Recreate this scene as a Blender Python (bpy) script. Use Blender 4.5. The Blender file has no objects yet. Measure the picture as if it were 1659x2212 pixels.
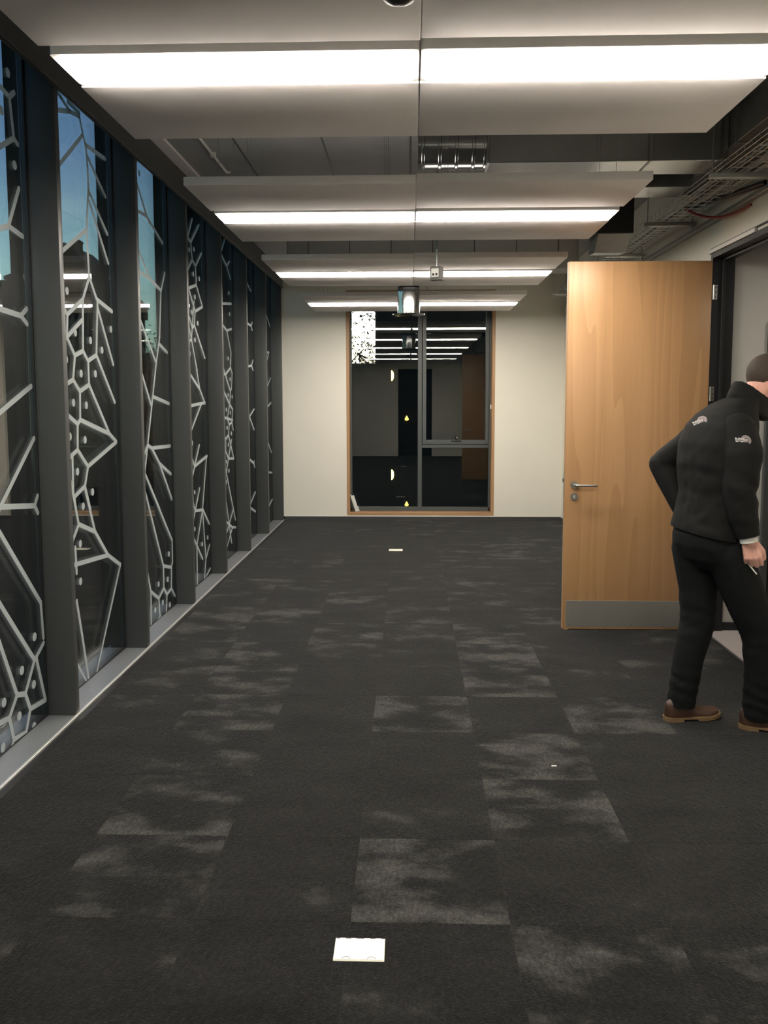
import bpy, bmesh, math, random
from mathutils import Vector, Matrix, noise
from mathutils.bvhtree import BVHTree
random.seed(7)
R = math.radians
C = bpy.context.scene.collection
SC = bpy.context.scene

# ------------------------------------------------------------ camera, sky, exposure
CAM_H, FPX = 1.65, 1780.0
PITCH, YAW, ROLL, PPY = 0.091184, 0.030804, -0.0015813, 1030.07
cam_d = bpy.data.cameras.new('camera')
cam = bpy.data.objects.new('camera', cam_d); C.objects.link(cam)
_f = Vector((-math.sin(YAW)*math.cos(PITCH), math.cos(YAW)*math.cos(PITCH), -math.sin(PITCH)))
_r = Vector((math.cos(YAW), math.sin(YAW), 0)); _u = _r.cross(_f)
_r2 = _r*math.cos(ROLL)+_u*math.sin(ROLL); _u2 = -_r*math.sin(ROLL)+_u*math.cos(ROLL)
cam.matrix_world = Matrix(((_r2.x, _u2.x, -_f.x, 0), (_r2.y, _u2.y, -_f.y, 0), (_r2.z, _u2.z, -_f.z, CAM_H), (0, 0, 0, 1)))
cam_d.sensor_fit = 'VERTICAL'; cam_d.sensor_height = 24.0
cam_d.lens = FPX/2212*24.0
cam_d.shift_y = -(1106-PPY)/2212
cam_d.clip_start = 0.02; cam_d.clip_end = 400
SC.camera = cam

SC.view_settings.view_transform = 'Standard'; SC.view_settings.look = 'None'
SC.view_settings.gamma = 1.0; SC.view_settings.use_curve_mapping = False
SC.view_settings.exposure = 0.0
SC.cycles.use_denoising = True
SC.cycles.max_bounces = 10; SC.cycles.diffuse_bounces = 6; SC.cycles.glossy_bounces = 6
SC.cycles.transparent_max_bounces = 32; SC.cycles.caustics_reflective = False; SC.cycles.caustics_refractive = False
SC.cycles.sample_clamp_indirect = 12.0

LAMP = 41.0                      # radiance of the luminaire diffusers
w = bpy.data.worlds.new('dusk_sky'); SC.world = w; w.use_nodes = True
nt = w.node_tree; nt.nodes.clear()
tc = nt.nodes.new('ShaderNodeTexCoord'); sp = nt.nodes.new('ShaderNodeSeparateXYZ')
rp = nt.nodes.new('ShaderNodeValToRGB'); bg = nt.nodes.new('ShaderNodeBackground'); wo = nt.nodes.new('ShaderNodeOutputWorld')
cr = rp.color_ramp; cr.elements[0].position = 0.0; cr.elements[0].color = (.45, .68, .48, 1)
cr.elements[1].position = 1.0; cr.elements[1].color = (.022, .05, .13, 1)
for p, c in ((.07, (.44, .71, .58)), (.15, (.36, .66, .73)), (.26, (.185, .35, .60)), (.45, (.065, .145, .36))):
    e = cr.elements.new(p); e.color = (*c, 1)
nt.links.new(tc.outputs['Generated'], sp.inputs[0]); nt.links.new(sp.outputs[2], rp.inputs[0])
nt.links.new(rp.outputs[0], bg.inputs[0]); bg.inputs[1].default_value = 1.5
nt.links.new(bg.outputs[0], wo.inputs[0])

# ------------------------------------------------------------ materials
def new_mat(name):
    m = bpy.data.materials.new(name); m.use_nodes = True
    n = m.node_tree; return m, n, n.nodes['Principled BSDF']
def link(n, a, b): n.links.new(a, b)
def mat(name, col, rough=.5, metal=0., var=0., vscale=8., bump=0., bscale=60., spec=.5, stretch=None):
    m, n, b = new_mat(name)
    b.inputs['Base Color'].default_value = (*col, 1); b.inputs['Roughness'].default_value = rough
    b.inputs['Metallic'].default_value = metal; b.inputs['Specular IOR Level'].default_value = spec
    t = n.nodes.new('ShaderNodeTexCoord'); mp = n.nodes.new('ShaderNodeMapping')
    link(n, t.outputs['Object'], mp.inputs[0])
    if stretch: mp.inputs['Scale'].default_value = stretch
    nz = n.nodes.new('ShaderNodeTexNoise'); nz.inputs['Scale'].default_value = vscale; nz.inputs['Detail'].default_value = 4
    link(n, mp.outputs[0], nz.inputs[0])
    if var:
        mx = n.nodes.new('ShaderNodeMix'); mx.data_type = 'RGBA'
        mx.inputs['A'].default_value = (*[c*(1-var) for c in col], 1); mx.inputs['B'].default_value = (*[min(1, c*(1+var)) for c in col], 1)
        link(n, nz.outputs[0], mx.inputs['Factor']); link(n, mx.outputs['Result'], b.inputs['Base Color'])
    if bump:
        n2 = n.nodes.new('ShaderNodeTexNoise'); n2.inputs['Scale'].default_value = bscale; n2.inputs['Detail'].default_value = 3
        link(n, mp.outputs[0], n2.inputs[0])
        bp = n.nodes.new('ShaderNodeBump'); bp.inputs['Strength'].default_value = bump; bp.inputs['Distance'].default_value = .004
        link(n, n2.outputs[0], bp.inputs['Height']); link(n, bp.outputs[0], b.inputs['Normal'])
    return m
def emit(name, col, s):
    m, n, b = new_mat(name)
    b.inputs['Base Color'].default_value = (.8, .8, .8, 1)
    b.inputs['Emission Color'].default_value = (*col, 1); b.inputs['Emission Strength'].default_value = s
    return m
def glass(name, tint=(.94, .96, .95), f0=.042):
    m, n, b = new_mat(name); n.nodes.remove(b)
    out = [x for x in n.nodes if x.type == 'OUTPUT_MATERIAL'][0]
    lw = n.nodes.new('ShaderNodeLayerWeight'); lw.inputs[0].default_value = .5
    pw = n.nodes.new('ShaderNodeMath'); pw.operation = 'POWER'; pw.inputs[1].default_value = 5
    ml = n.nodes.new('ShaderNodeMath'); ml.operation = 'MULTIPLY_ADD'; ml.inputs[1].default_value = 1-f0; ml.inputs[2].default_value = f0
    tr = n.nodes.new('ShaderNodeBsdfTransparent'); tr.inputs[0].default_value = (*tint, 1)
    gl = n.nodes.new('ShaderNodeBsdfGlossy'); gl.inputs['Roughness'].default_value = 0.0
    mx = n.nodes.new('ShaderNodeMixShader')
    link(n, lw.outputs['Facing'], pw.inputs[0]); link(n, pw.outputs[0], ml.inputs[0]); link(n, ml.outputs[0], mx.inputs[0])
    link(n, tr.outputs[0], mx.inputs[1]); link(n, gl.outputs[0], mx.inputs[2]); link(n, mx.outputs[0], out.inputs[0])
    return m
def oak(name, c_light, c_dark, leaf=.26, rough=.38):
    m, n, b = new_mat(name)
    t = n.nodes.new('ShaderNodeTexCoord'); s = n.nodes.new('ShaderNodeSeparateXYZ'); link(n, t.outputs['Object'], s.inputs[0])
    def M(op, a, bb=None, c=None):
        x = n.nodes.new('ShaderNodeMath'); x.operation = op
        for i, v in enumerate((a, bb, c)):
            if v is None: continue
            if isinstance(v, (int, float)): x.inputs[i].default_value = v
            else: link(n, v, x.inputs[i])
        return x.outputs[0]
    pp = M('PINGPONG', s.outputs[0], leaf)                     # book-matched veneer leaves
    leafid = M('FLOOR', M('DIVIDE', s.outputs[0], leaf))
    cv = n.nodes.new('ShaderNodeCombineXYZ')
    link(n, M('MULTIPLY', pp, 1.0), cv.inputs[0]); link(n, M('MULTIPLY', leafid, 3.1), cv.inputs[1]); link(n, M('MULTIPLY', s.outputs[2], .075), cv.inputs[2])
    nz = n.nodes.new('ShaderNodeTexNoise'); nz.inputs['Scale'].default_value = 3.4; nz.inputs['Detail'].default_value = 1.6; link(n, cv.outputs[0], nz.inputs[0])
    ring = M('FRACT', M('ADD', M('MULTIPLY', nz.outputs[0], 7.0), M('MULTIPLY', pp, 9.0)))
    cv2 = n.nodes.new('ShaderNodeCombineXYZ'); link(n, M('MULTIPLY', s.outputs[0], 140.), cv2.inputs[0]); link(n, M('MULTIPLY', s.outputs[2], 3.), cv2.inputs[2])
    n2 = n.nodes.new('ShaderNodeTexNoise'); n2.inputs['Scale'].default_value = 1.; n2.inputs['Detail'].default_value = 3; link(n, cv2.outputs[0], n2.inputs[0])
    cv3 = n.nodes.new('ShaderNodeCombineXYZ'); link(n, leafid, cv3.inputs[0])
    wn = n.nodes.new('ShaderNodeTexWhiteNoise'); link(n, cv3.outputs[0], wn.inputs['Vector'])
    fac = M('ADD', M('ADD', M('MULTIPLY', ring, .40), M('MULTIPLY', n2.outputs[0], .45)), M('MULTIPLY', wn.outputs['Value'], .14))
    mx = n.nodes.new('ShaderNodeMix'); mx.data_type = 'RGBA'
    mx.inputs['A'].default_value = (*c_light, 1); mx.inputs['B'].default_value = (*c_dark, 1)
    link(n, fac, mx.inputs['Factor']); link(n, mx.outputs['Result'], b.inputs['Base Color'])
    b.inputs['Roughness'].default_value = rough
    return m
def carpet():
    m, n, b = new_mat('carpet_loop_pile')
    t = n.nodes.new('ShaderNodeTexCoord'); oi = n.nodes.new('ShaderNodeObjectInfo')
    sc = n.nodes.new('ShaderNodeSeparateColor'); link(n, oi.outputs['Color'], sc.inputs[0])
    ad = n.nodes.new('ShaderNodeVectorMath'); ad.operation = 'ADD'
    ml = n.nodes.new('ShaderNodeMath'); ml.operation = 'MULTIPLY'; ml.inputs[1].default_value = 60.; link(n, oi.outputs['Random'], ml.inputs[0])
    cb = n.nodes.new('ShaderNodeCombineXYZ'); link(n, ml.outputs[0], cb.inputs[0]); link(n, ml.outputs[0], cb.inputs[1])
    link(n, t.outputs['Object'], ad.inputs[0]); link(n, cb.outputs[0], ad.inputs[1])
    def noise_(scale, det, rough=.5, sx=None):
        z = n.nodes.new('ShaderNodeTexNoise'); z.inputs['Scale'].default_value = scale; z.inputs['Detail'].default_value = det; z.inputs['Roughness'].default_value = rough
        if sx:
            mp = n.nodes.new('ShaderNodeMapping'); mp.inputs['Scale'].default_value = sx; link(n, ad.outputs[0], mp.inputs[0]); link(n, mp.outputs[0], z.inputs[0])
        else: link(n, ad.outputs[0], z.inputs[0])
        return z.outputs[0]
    def M(op, a, bb=None, c=None, clamp=False):
        x = n.nodes.new('ShaderNodeMath'); x.operation = op; x.use_clamp = clamp
        for i, v in enumerate((a, bb, c)):
            if v is None: continue
            if isinstance(v, (int, float)): x.inputs[i].default_value = v
            else: link(n, v, x.inputs[i])
        return x.outputs[0]
    patch = noise_(3.0, 4, .58, (1, 1.7, 1)); cloud = noise_(9., 4, .7, (.7, 1.6, 1))
    # cloudy patches, brighter on tiles whose pile was woven light
    msk = M('MULTIPLY', M('ADD', M('MULTIPLY_ADD', cloud, .35, M('MULTIPLY', patch, 1.9)), M('MULTIPLY_ADD', sc.outputs[0], .42, -1.42)), 3.4, None, True)
    fine = noise_(150, 2, .6); row = noise_(46, 2, .6, (1.8, .7, 1))
    loop = M('MULTIPLY_ADD', M('MULTIPLY', fine, row), 3.4, .15)
    lev = M('MULTIPLY', M('ADD', M('MULTIPLY', msk, .034), M('MULTIPLY_ADD', patch, .022, -.0008)), loop)
    tint = n.nodes.new('ShaderNodeMix'); tint.data_type = 'RGBA'
    tint.inputs['A'].default_value = (1, 1.0, .98, 1); tint.inputs['B'].default_value = (1.0, .98, .92, 1); link(n, msk, tint.inputs['Factor'])
    vm = n.nodes.new('ShaderNodeVectorMath'); vm.operation = 'SCALE'; link(n, tint.outputs['Result'], vm.inputs[0]); link(n, lev, vm.inputs['Scale'])
    link(n, vm.outputs[0], b.inputs['Base Color']); b.inputs['Roughness'].default_value = .95; b.inputs['Specular IOR Level'].default_value = .1
    b.inputs['Sheen Weight'].default_value = .12; b.inputs['Sheen Roughness'].default_value = .45; b.inputs['Sheen Tint'].default_value = (.9, .9, .88, 1)
    bp = n.nodes.new('ShaderNodeBump'); bp.inputs['Strength'].default_value = .7; bp.inputs['Distance'].default_value = .003
    link(n, loop, bp.inputs['Height']); link(n, bp.outputs[0], b.inputs['Normal'])
    return m

M_CARPET = carpet()
M_WALL = mat('wall_paint_cream', (.80, .765, .68), .7, var=.02, vscale=3, bump=.05, bscale=180)
M_CORR = mat('corridor_paint_grey', (.52, .50, .46), .7, var=.02, bump=.05, bscale=180)
M_DARKPAINT = mat('dark_grey_paint', (.05, .052, .052), .45, var=.06)
M_ALU = mat('anthracite_coated_aluminium', (.062, .066, .066), .42, var=.05, vscale=14, bump=.03, bscale=300)
M_ALU2 = mat('dark_grey_window_aluminium', (.075, .085, .086), .4, var=.04)
M_BLACK = mat('black_coated_steel', (.008, .008, .009), .5)
M_BLACKPL = mat('black_plastic', (.012, .012, .013), .45)
M_SILL = mat('grey_coated_sill', (.17, .18, .19), .3, var=.08, vscale=5)
M_TRIM = mat('satin_aluminium_edge', (.62, .62, .60), .38, .6, var=.04)
M_RAFT = mat('white_acoustic_felt', (.88, .83, .815), .95, var=.02, bump=.08, bscale=400)
M_LUMH = mat('white_luminaire_housing', (.74, .72, .69), .5, var=.01)
M_DIFF = emit('lit_opal_diffuser', (1.0, .92, .81), LAMP)
M_UPFILL = emit('added_upward_fill', (1.0, .93, .85), 3.6)  # added fill glow that lifts the soffit, not a visible part of the fitting
M_CONC = mat('concrete_soffit', (.36, .36, .355), .85, var=.22, vscale=2.2, bump=.2, bscale=40)
M_CONC2 = mat('concrete_beam', (.30, .29, .27), .85, var=.2, vscale=3, bump=.2, bscale=40)
M_GALV = mat('galvanised_steel', (.42, .42, .41), .24, .9, var=.14, vscale=9)
M_GALV2 = mat('dull_galvanised_steel', (.30, .30, .29), .42, .85, var=.2, vscale=20)
M_SPIRAL = mat('polished_spiral_duct', (.38, .38, .38), .16, .95, var=.1, vscale=6)
M_STEEL = mat('brushed_stainless', (.50, .49, .46), .32, 1.0, var=.06, vscale=30, stretch=(.4, 8, 8))
M_KICK = mat('brushed_kick_plate', (.50, .49, .45), .42, .9, var=.14, vscale=5, stretch=(1, .1, .1))
M_CHROME = mat('polished_chrome', (.62, .62, .64), .13, 1.0, var=.03)
M_WHITEPL = mat('white_plastic', (.80, .79, .74), .35, var=.01)
M_CREAMPL = mat('cream_socket_plastic', (.92, .89, .76), .3, var=.01)
M_DOOR = oak('oak_door_veneer', (.54, .315, .150), (.375, .20, .088))
M_OAK = oak('oak_window_lining', (.50, .30, .155), (.36, .20, .095), leaf=.4, rough=.45)
M_GLASS = glass('clear_glass')
M_GLASS2 = glass('coated_facade_glass', (.96, .97, .96), .15)
M_CAP = mat('matt_dark_outer_cap', (.034, .031, .028), .8, spec=.08)
def film_mat():
    m, n, b = new_mat('frosted_vinyl_film')
    out = [x for x in n.nodes if x.type == 'OUTPUT_MATERIAL'][0]
    b.inputs['Base Color'].default_value = (.66, .70, .68, 1); b.inputs['Roughness'].default_value = .6
    nz = n.nodes.new('ShaderNodeTexNoise'); nz.inputs['Scale'].default_value = 300
    mx = n.nodes.new('ShaderNodeMix'); mx.data_type = 'RGBA'; mx.inputs['A'].default_value = (.56, .61, .60, 1); mx.inputs['B'].default_value = (.62, .65, .64, 1)
    link(n, nz.outputs[0], mx.inputs['Factor']); link(n, mx.outputs['Result'], b.inputs['Base Color'])
    tl = n.nodes.new('ShaderNodeBsdfTranslucent'); tl.inputs[0].default_value = (.6, .64, .63, 1)
    ms = n.nodes.new('ShaderNodeMixShader'); ms.inputs[0].default_value = .42
    link(n, b.outputs[0], ms.inputs[1]); link(n, tl.outputs[0], ms.inputs[2]); link(n, ms.outputs[0], out.inputs[0])
    return m
M_FILM = film_mat()
M_RED = mat('red_cable_sheath', (.22, .018, .018), .5)
M_GREYC = mat('grey_cable_sheath', (.35, .35, .34), .5)
M_CONDUIT = mat('white_conduit', (.7, .7, .68), .4)

# ------------------------------------------------------------ mesh helpers
class MB:
    """collects shapes and links them as one mesh object"""
    def __init__(s): s.bm = bmesh.new()
    def box(s, x0, x1, y0, y1, z0, z1, bev=0., seg=1):
        b = bmesh.new(); bmesh.ops.create_cube(b, size=1)
        for v in b.verts: v.co = Vector(((x0+x1)/2+v.co.x*(x1-x0), (y0+y1)/2+v.co.y*(y1-y0), (z0+z1)/2+v.co.z*(z1-z0)))
        if bev: bmesh.ops.bevel(b, geom=b.edges[:], offset=bev, segments=seg, affect='EDGES', profile=.5)
        s.add(b); return s
    def add(s, b, M=None):
        if M: bmesh.ops.transform(b, matrix=M, verts=b.verts)
        me = bpy.data.meshes.new('t'); b.to_mesh(me); b.free(); s.bm.from_mesh(me); bpy.data.meshes.remove(me)
    def cyl(s, p, q, r, seg=16, r2=None, caps=True):
        p, q = Vector(p), Vector(q); d = q-p
        b = bmesh.new(); bmesh.ops.create_cone(b, cap_ends=caps, segments=seg, radius1=r, radius2=r if r2 is None else r2, depth=d.length)
        s.add(b, Matrix.Translation((p+q)/2) @ d.to_track_quat('Z', 'Y').to_matrix().to_4x4()); return s
    def sphere(s, c, r, M=None, u=20, v=14):
        b = bmesh.new(); bmesh.ops.create_uvsphere(b, u_segments=u, v_segments=v, radius=1)
        rr = r if isinstance(r, (tuple, list)) else (r, r, r)
        s.add(b, (M or Matrix()) @ Matrix.Translation(c) @ Matrix.Diagonal((*rr, 1))); return s
    def lathe(s, prof, c=(0, 0, 0), seg=40):
        b = bmesh.new(); rings = []
        for r, z in prof:
            rings.append([b.verts.new((c[0]+r*math.cos(2*math.pi*i/seg), c[1]+r*math.sin(2*math.pi*i/seg), c[2]+z)) for i in range(seg)])
        for A, B in zip(rings, rings[1:]):
            for i in range(seg): b.faces.new((A[i], A[(i+1) % seg], B[(i+1) % seg], B[i]))
        if prof[0][0] > 1e-6: b.faces.new(rings[0][::-1])
        if prof[-1][0] > 1e-6: b.faces.new(rings[-1])
        bmesh.ops.recalc_face_normals(b, faces=b.faces); s.add(b); return s
    def tube(s, pts, r, seg=8):
        pts = [Vector(p) for p in pts]; b = bmesh.new(); rings = []
        for i, p in enumerate(pts):
            d = (pts[min(i+1, len(pts)-1)]-pts[max(i-1, 0)]).normalized()
            q = d.to_track_quat('Z', 'Y'); rr = r[i] if isinstance(r, (list, tuple)) else r
            rings.append([b.verts.new(p+q @ Vector((rr*math.cos(2*math.pi*k/seg), rr*math.sin(2*math.pi*k/seg), 0))) for k in range(seg)])
        for A, B in zip(rings, rings[1:]):
            best = min(range(seg), key=lambda o: sum((A[k].co-B[(k+o) % seg].co).length for k in range(0, seg, 2)))
            B[:] = B[best:]+B[:best]
            for k in range(seg): b.faces.new((A[k], A[(k+1) % seg], B[(k+1) % seg], B[k]))
        b.faces.new(rings[0][::-1]); b.faces.new(rings[-1])
        bmesh.ops.recalc_face_normals(b, faces=b.faces); s.add(b); return s
    def loft(s, rings):
        b = bmesh.new(); V = [[b.verts.new(p) for p in r] for r in rings]; n = len(V[0])
        for A, B in zip(V, V[1:]):
            for k in range(n): b.faces.new((A[k], A[(k+1) % n], B[(k+1) % n], B[k]))
        b.faces.new(V[0][::-1]); b.faces.new(V[-1])
        bmesh.ops.recalc_face_normals(b, faces=b.faces); s.add(b); return s
    def prism(s, poly, axis, a0, a1):
        """poly: outline in the two other axes (in order), extruded along axis"""
        def P(u, v, a): return {'x': (a, u, v), 'y': (u, a, v), 'z': (u, v, a)}[axis]
        b = bmesh.new(); A = [b.verts.new(P(u, v, a0)) for u, v in poly]; B = [b.verts.new(P(u, v, a1)) for u, v in poly]; n = len(poly)
        for k in range(n): b.faces.new((A[k], A[(k+1) % n], B[(k+1) % n], B[k]))
        b.faces.new(A); b.faces.new(B); bmesh.ops.recalc_face_normals(b, faces=b.faces); s.add(b); return s
    def poly(s, pts): s.bm.faces.new([s.bm.verts.new(p) for p in pts]); return s
    def done(s, name, m, parent=None, smooth=35, origin=None):
        me = bpy.data.meshes.new(name)
        if origin: bmesh.ops.translate(s.bm, verts=s.bm.verts, vec=-Vector(origin))
        s.bm.to_mesh(me); s.bm.free()
        if smooth:
            for p in me.polygons: p.use_smooth = True
            me.set_sharp_from_angle(angle=R(smooth))
        if m: me.materials.append(m)
        o = bpy.data.objects.new(name, me); C.objects.link(o)
        if origin: o.location = origin
        if parent: put(o, parent)
        return o
def put(o, parent):
    """parents without moving the thing (parents here are only translated / turned about z)"""
    o.parent = parent
    o.matrix_parent_inverse = (Matrix.Translation(parent.location) @ parent.rotation_euler.to_matrix().to_4x4()).inverted()
def tag(o, label, cat, group=None, kind=None):
    o['label'] = label; o['category'] = cat
    if group: o['group'] = group
    if kind: o['kind'] = kind
    return o
def thing(name, loc, label, cat, group=None, kind=None):
    o = bpy.data.objects.new(name, None); C.objects.link(o); o.location = loc; o.empty_display_size = .1
    return tag(o, label, cat, group, kind)
def rrect(x0, x1, y0, y1, r, n=6):
    P = []
    for cx, cy, a in ((x1-r, y1-r, 0), (x0+r, y1-r, 90), (x0+r, y0+r, 180), (x1-r, y0+r, 270)):
        for i in range(n+1): t = R(a+90*i/n); P.append((cx+r*math.cos(t), cy+r*math.sin(t)))
    return P
def arc(cx, cy, r, a0, a1, n=16): return [(cx+r*math.cos(R(a0+(a1-a0)*i/n)), cy+r*math.sin(R(a0+(a1-a0)*i/n))) for i in range(n+1)]

# ------------------------------------------------------------ main dimensions (metres)
XL, XG, XR = -1.753, -1.905, 2.10          # inner face of fins, glass, right wall
YB, YF = -1.70, 11.40                      # back and far walls
ZC, ZT, ZG = 3.42, 3.205, 3.41             # soffit, lower edge of the bulkhead, head of the glazing
DY0, DY1, DZ = 4.80, 5.87, 2.63            # door opening in the right wall
FINY = {k: 4.16+1.199*k for k in range(-5, 7)}

# ------------------------------------------------------------ floor and carpet tiles
fl = MB().box(XG-.12, 2.26, YB-.1, YF+.02, -.12, 0).done('floor', M_BLACK); fl['kind'] = 'structure'
tag(fl, 'dark grey carpet tile floor of the long room', 'floor')
TILE, TX0, TY0, TH = .505, -.184, 2.47, .006
tm = MB().box(-TILE/2+.0001, TILE/2-.0001, -TILE/2+.0001, TILE/2-.0001, -TH/2, TH/2, .0006).done('carpet_tile', M_CARPET, None, 0)
tile_mesh = tm.data; bpy.data.objects.remove(tm)
LIGHT = {(0, 0): .78, (1, 1): .95, (1, 2): .9, (0, 3): 1.0, (1, 4): .85, (1, 5): .85, (2, 3): .85, (-2, 0): .72, (-2, 1): .8, (-2, 2): .72, (-2, 3): .85,
         (-3, 3): .5, (-2, 4): .8, (-3, 4): .5, (1, -1): .7, (2, -1): .62, (-2, 5): .7, (-1, 5): .6, (-1, 6): .75, (0, 7): .6, (-2, 7): .75, (1, 8): .65,
         (-1, 8): .75, (2, 7): .6, (-2, 9): .6, (0, 10): .55, (2, 9): .55, (-2, 11): .7, (1, 11): .6, (3, 8): .7, (0, 5): .25, (1, 3): .1, (0, 2): .05, (-1, 1): .05,
         (0, 1): .12, (-1, 0): .12, (1, 0): .08, (2, 1): .1, (2, 0): .12, (0, -1): .1, (-1, -1): .1, (-2, -1): .1, (-1, 2): .1, (-1, 3): .05, (-1, 4): .05, (0, 4): .05}
rt = random.Random(11)
cols = list(range(-3, 5))
for i in cols:
    for j in range(-9, 18):
        x0, x1 = TX0+TILE*i, TX0+TILE*(i+1); y0, y1 = TY0+TILE*j, TY0+TILE*(j+1)
        X0, X1, Y0_, Y1_ = max(x0, XL+.012), min(x1, XR-.004), max(y0, YB+.004), min(y1, YF-.022)
        if X1-X0 < .03 or Y1_-Y0_ < .03: continue
        full = abs(X1-X0-TILE) < 1e-4 and abs(Y1_-Y0_-TILE) < 1e-4
        if full: me = tile_mesh
        else:
            w_, h_ = (X1-X0)/2-.0001, (Y1_-Y0_)/2-.0001
            t = MB().box(-w_, w_, -h_, h_, -TH/2, TH/2, .0006).done('cut_tile', M_CARPET, None, 0); me = t.data; bpy.data.objects.remove(t)
        o = bpy.data.objects.new('carpet_tile', me); C.objects.link(o); o.location = ((X0+X1)/2, (Y0_+Y1_)/2, TH/2+.0002); put(o, fl)
        lv = LIGHT.get((i, j), rt.choice((.05, .1, .3, .45, .6, .8)) if j > 4 else rt.choice((.05, .1, .2, .3)))
        o.color = (lv, lv, lv, 1)

# ------------------------------------------------------------ walls
def st(o, label, cat):
    o['kind'] = 'structure'; return tag(o, label, cat)
WX0, WX1, WZ0, WZ1 = -.868, 1.172, .068, 3.16            # opening of the far window
wf = MB().box(XG-.12, WX0, YF, YF+.3, .052, ZC).box(WX1, XR+.2, YF, YF+.3, .052, ZC).box(WX0, WX1, YF, YF+.3, .052, WZ0).box(WX0, WX1, YF, YF+.3, WZ1, ZC).done('wall_far', M_WALL)
st(wf, 'cream painted end wall around the tall window', 'wall')
MB().box(XL, XR, YF-.004, YF, .0525, .0575).done('plaster_stop_bead', M_WHITEPL, wf)
o = MB().box(XL+.012, XR, YF-.016, YF, 0, .052, .002).done('baseboard_far', M_DARKPAINT); st(o, 'dark skirting board along the end wall', 'baseboard')
wr = MB().box(XR, XR+.14, DY1+.035, YF+.3, .052, ZC).box(XR, XR+.14, YB, DY0-.035, .052, ZC).box(XR, XR+.14, DY0-.035, DY1+.035, DZ+.04, ZC).done('wall_right', M_WALL)
st(wr, 'cream painted side wall the oak door hangs on', 'wall')
o = MB().box(XR-.016, XR, DY1+.07, YF-.016, 0, .055, .002).box(XR-.016, XR, YB, DY0-.07, 0, .055, .002).done('baseboard_right', M_DARKPAINT); st(o, 'dark skirting board along the right side wall', 'baseboard')
wb = MB().box(XG-.12, -.34, YB-.14, YB, .0, ZC).box(.68, XR+.14, YB-.14, YB, 0, ZC).box(-.34, .68, YB-.14, YB, 2.62, ZC).done('wall_back', M_WALL)
st(wb, 'cream wall with an open doorway behind the camera', 'wall')
o = MB().box(-.5, .84, YB-1.9, YB-1.8, 0, 2.8).box(-.5, -.4, YB-1.8, YB-.14, 0, 2.8).box(.74, .84, YB-1.8, YB-.14, 0, 2.8).box(-.5, .84, YB-1.9, YB-.14, 2.7, 2.8).box(-.5, .84, YB-1.9, YB-.14, -.1, 0).done('wall_lobby', M_DARKPAINT)
st(o, 'dark lobby behind the doorway in the back wall', 'wall')
ce = MB().box(XG-.035, 4.4, YB-.14, YF+.3, ZC, ZC+.2).done('ceiling', M_CONC); st(ce, 'bare grey concrete soffit above the hung panels', 'ceiling')
for k in range(7):                                           # plank joints of the soffit
    MB().box(-1.2+.6*k, -1.188+.6*k, YB, 8.5, ZC-.004, ZC).done('soffit_joint', M_DARKPAINT, ce, 0)
bm_ = MB().box(-1.25, 1.70, 8.50, 8.85, 2.98, ZC, .01).done('ceiling_beam', M_CONC2); st(bm_, 'concrete downstand beam across the room between the third and farthest light strips', 'beam')
for k in range(7):
    MB().box(-1.03+.42*k, -1.022+.42*k, 8.494, 8.50, 2.99, ZC-.01).done('board_joint', M_DARKPAINT, bm_, 0)
o = MB().box(XL+.021, XL+.106, YB, 8.5, ZC-.022, ZC-.001).done('trim_1', M_RAFT); st(o, 'pale flat strip fixed to the soffit along the glazed side', 'trim')
o = MB().tube([(-1.40, 2.2, ZC-.02), (-1.40, 6.44, ZC-.02), (-1.39, 6.49, ZC-.012), (-1.385, 6.5, ZC)], .011).done('conduit', M_CONDUIT)
tag(o, 'thin white conduit running along the concrete soffit near the glazing', 'conduit')
for y in (2.4, 3.6, 4.8, 6.0): MB().box(-1.42, -1.38, y, y+.025, ZC-.035, ZC, .004).done('saddle_clip', M_WHITEPL, o)

# ------------------------------------------------------------ glazed left wall: fins, head, sill, panes with vinyl film
wl = thing('wall_left', (XL, 5, 0), 'dark fin and glass curtain wall on the left', 'wall', kind='structure')
for k in FINY:
    y = FINY[k]
    f = MB().box(XG-.03, XL-.0005, y, y+.05, 0, ZC-.002, .003, 2).done('fin', M_ALU, wl)
    MB().box(-2.005, XG-.03, y, y+.05, -.1, ZC-.002, .002).done('outer_cap', M_CAP, f)
    MB().box(XG-.001, XG+.006, y-.012, y, .006, ZG).done('glazing_gasket', M_BLACKPL, f)
MB().box(XL, XL+.02, YB, YF, ZT, ZC-.001, .002).done('bulkhead', M_ALU, wl)
MB().box(XG-.035, XG+.01, YB, YF, ZG, ZC-.001).done('head_frame', M_ALU, wl)
MB().box(XL-.002, XL+.028, YB, YF, ZT-.010, ZT+.006, .004, 2).done('head_angle', M_ALU, wl)
o = MB().box(-2.03, XL, YB, YF, -.10, .004).done('trim_2', M_SILL); st(o, 'grey coated metal sill along the foot of the glass', 'sill')
o = MB().box(XL-.004, XL+.010, YB, YF, -.02, .0105, .002).done('trim_3', M_TRIM); st(o, 'thin bright metal edge between sill and carpet', 'trim')
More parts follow.
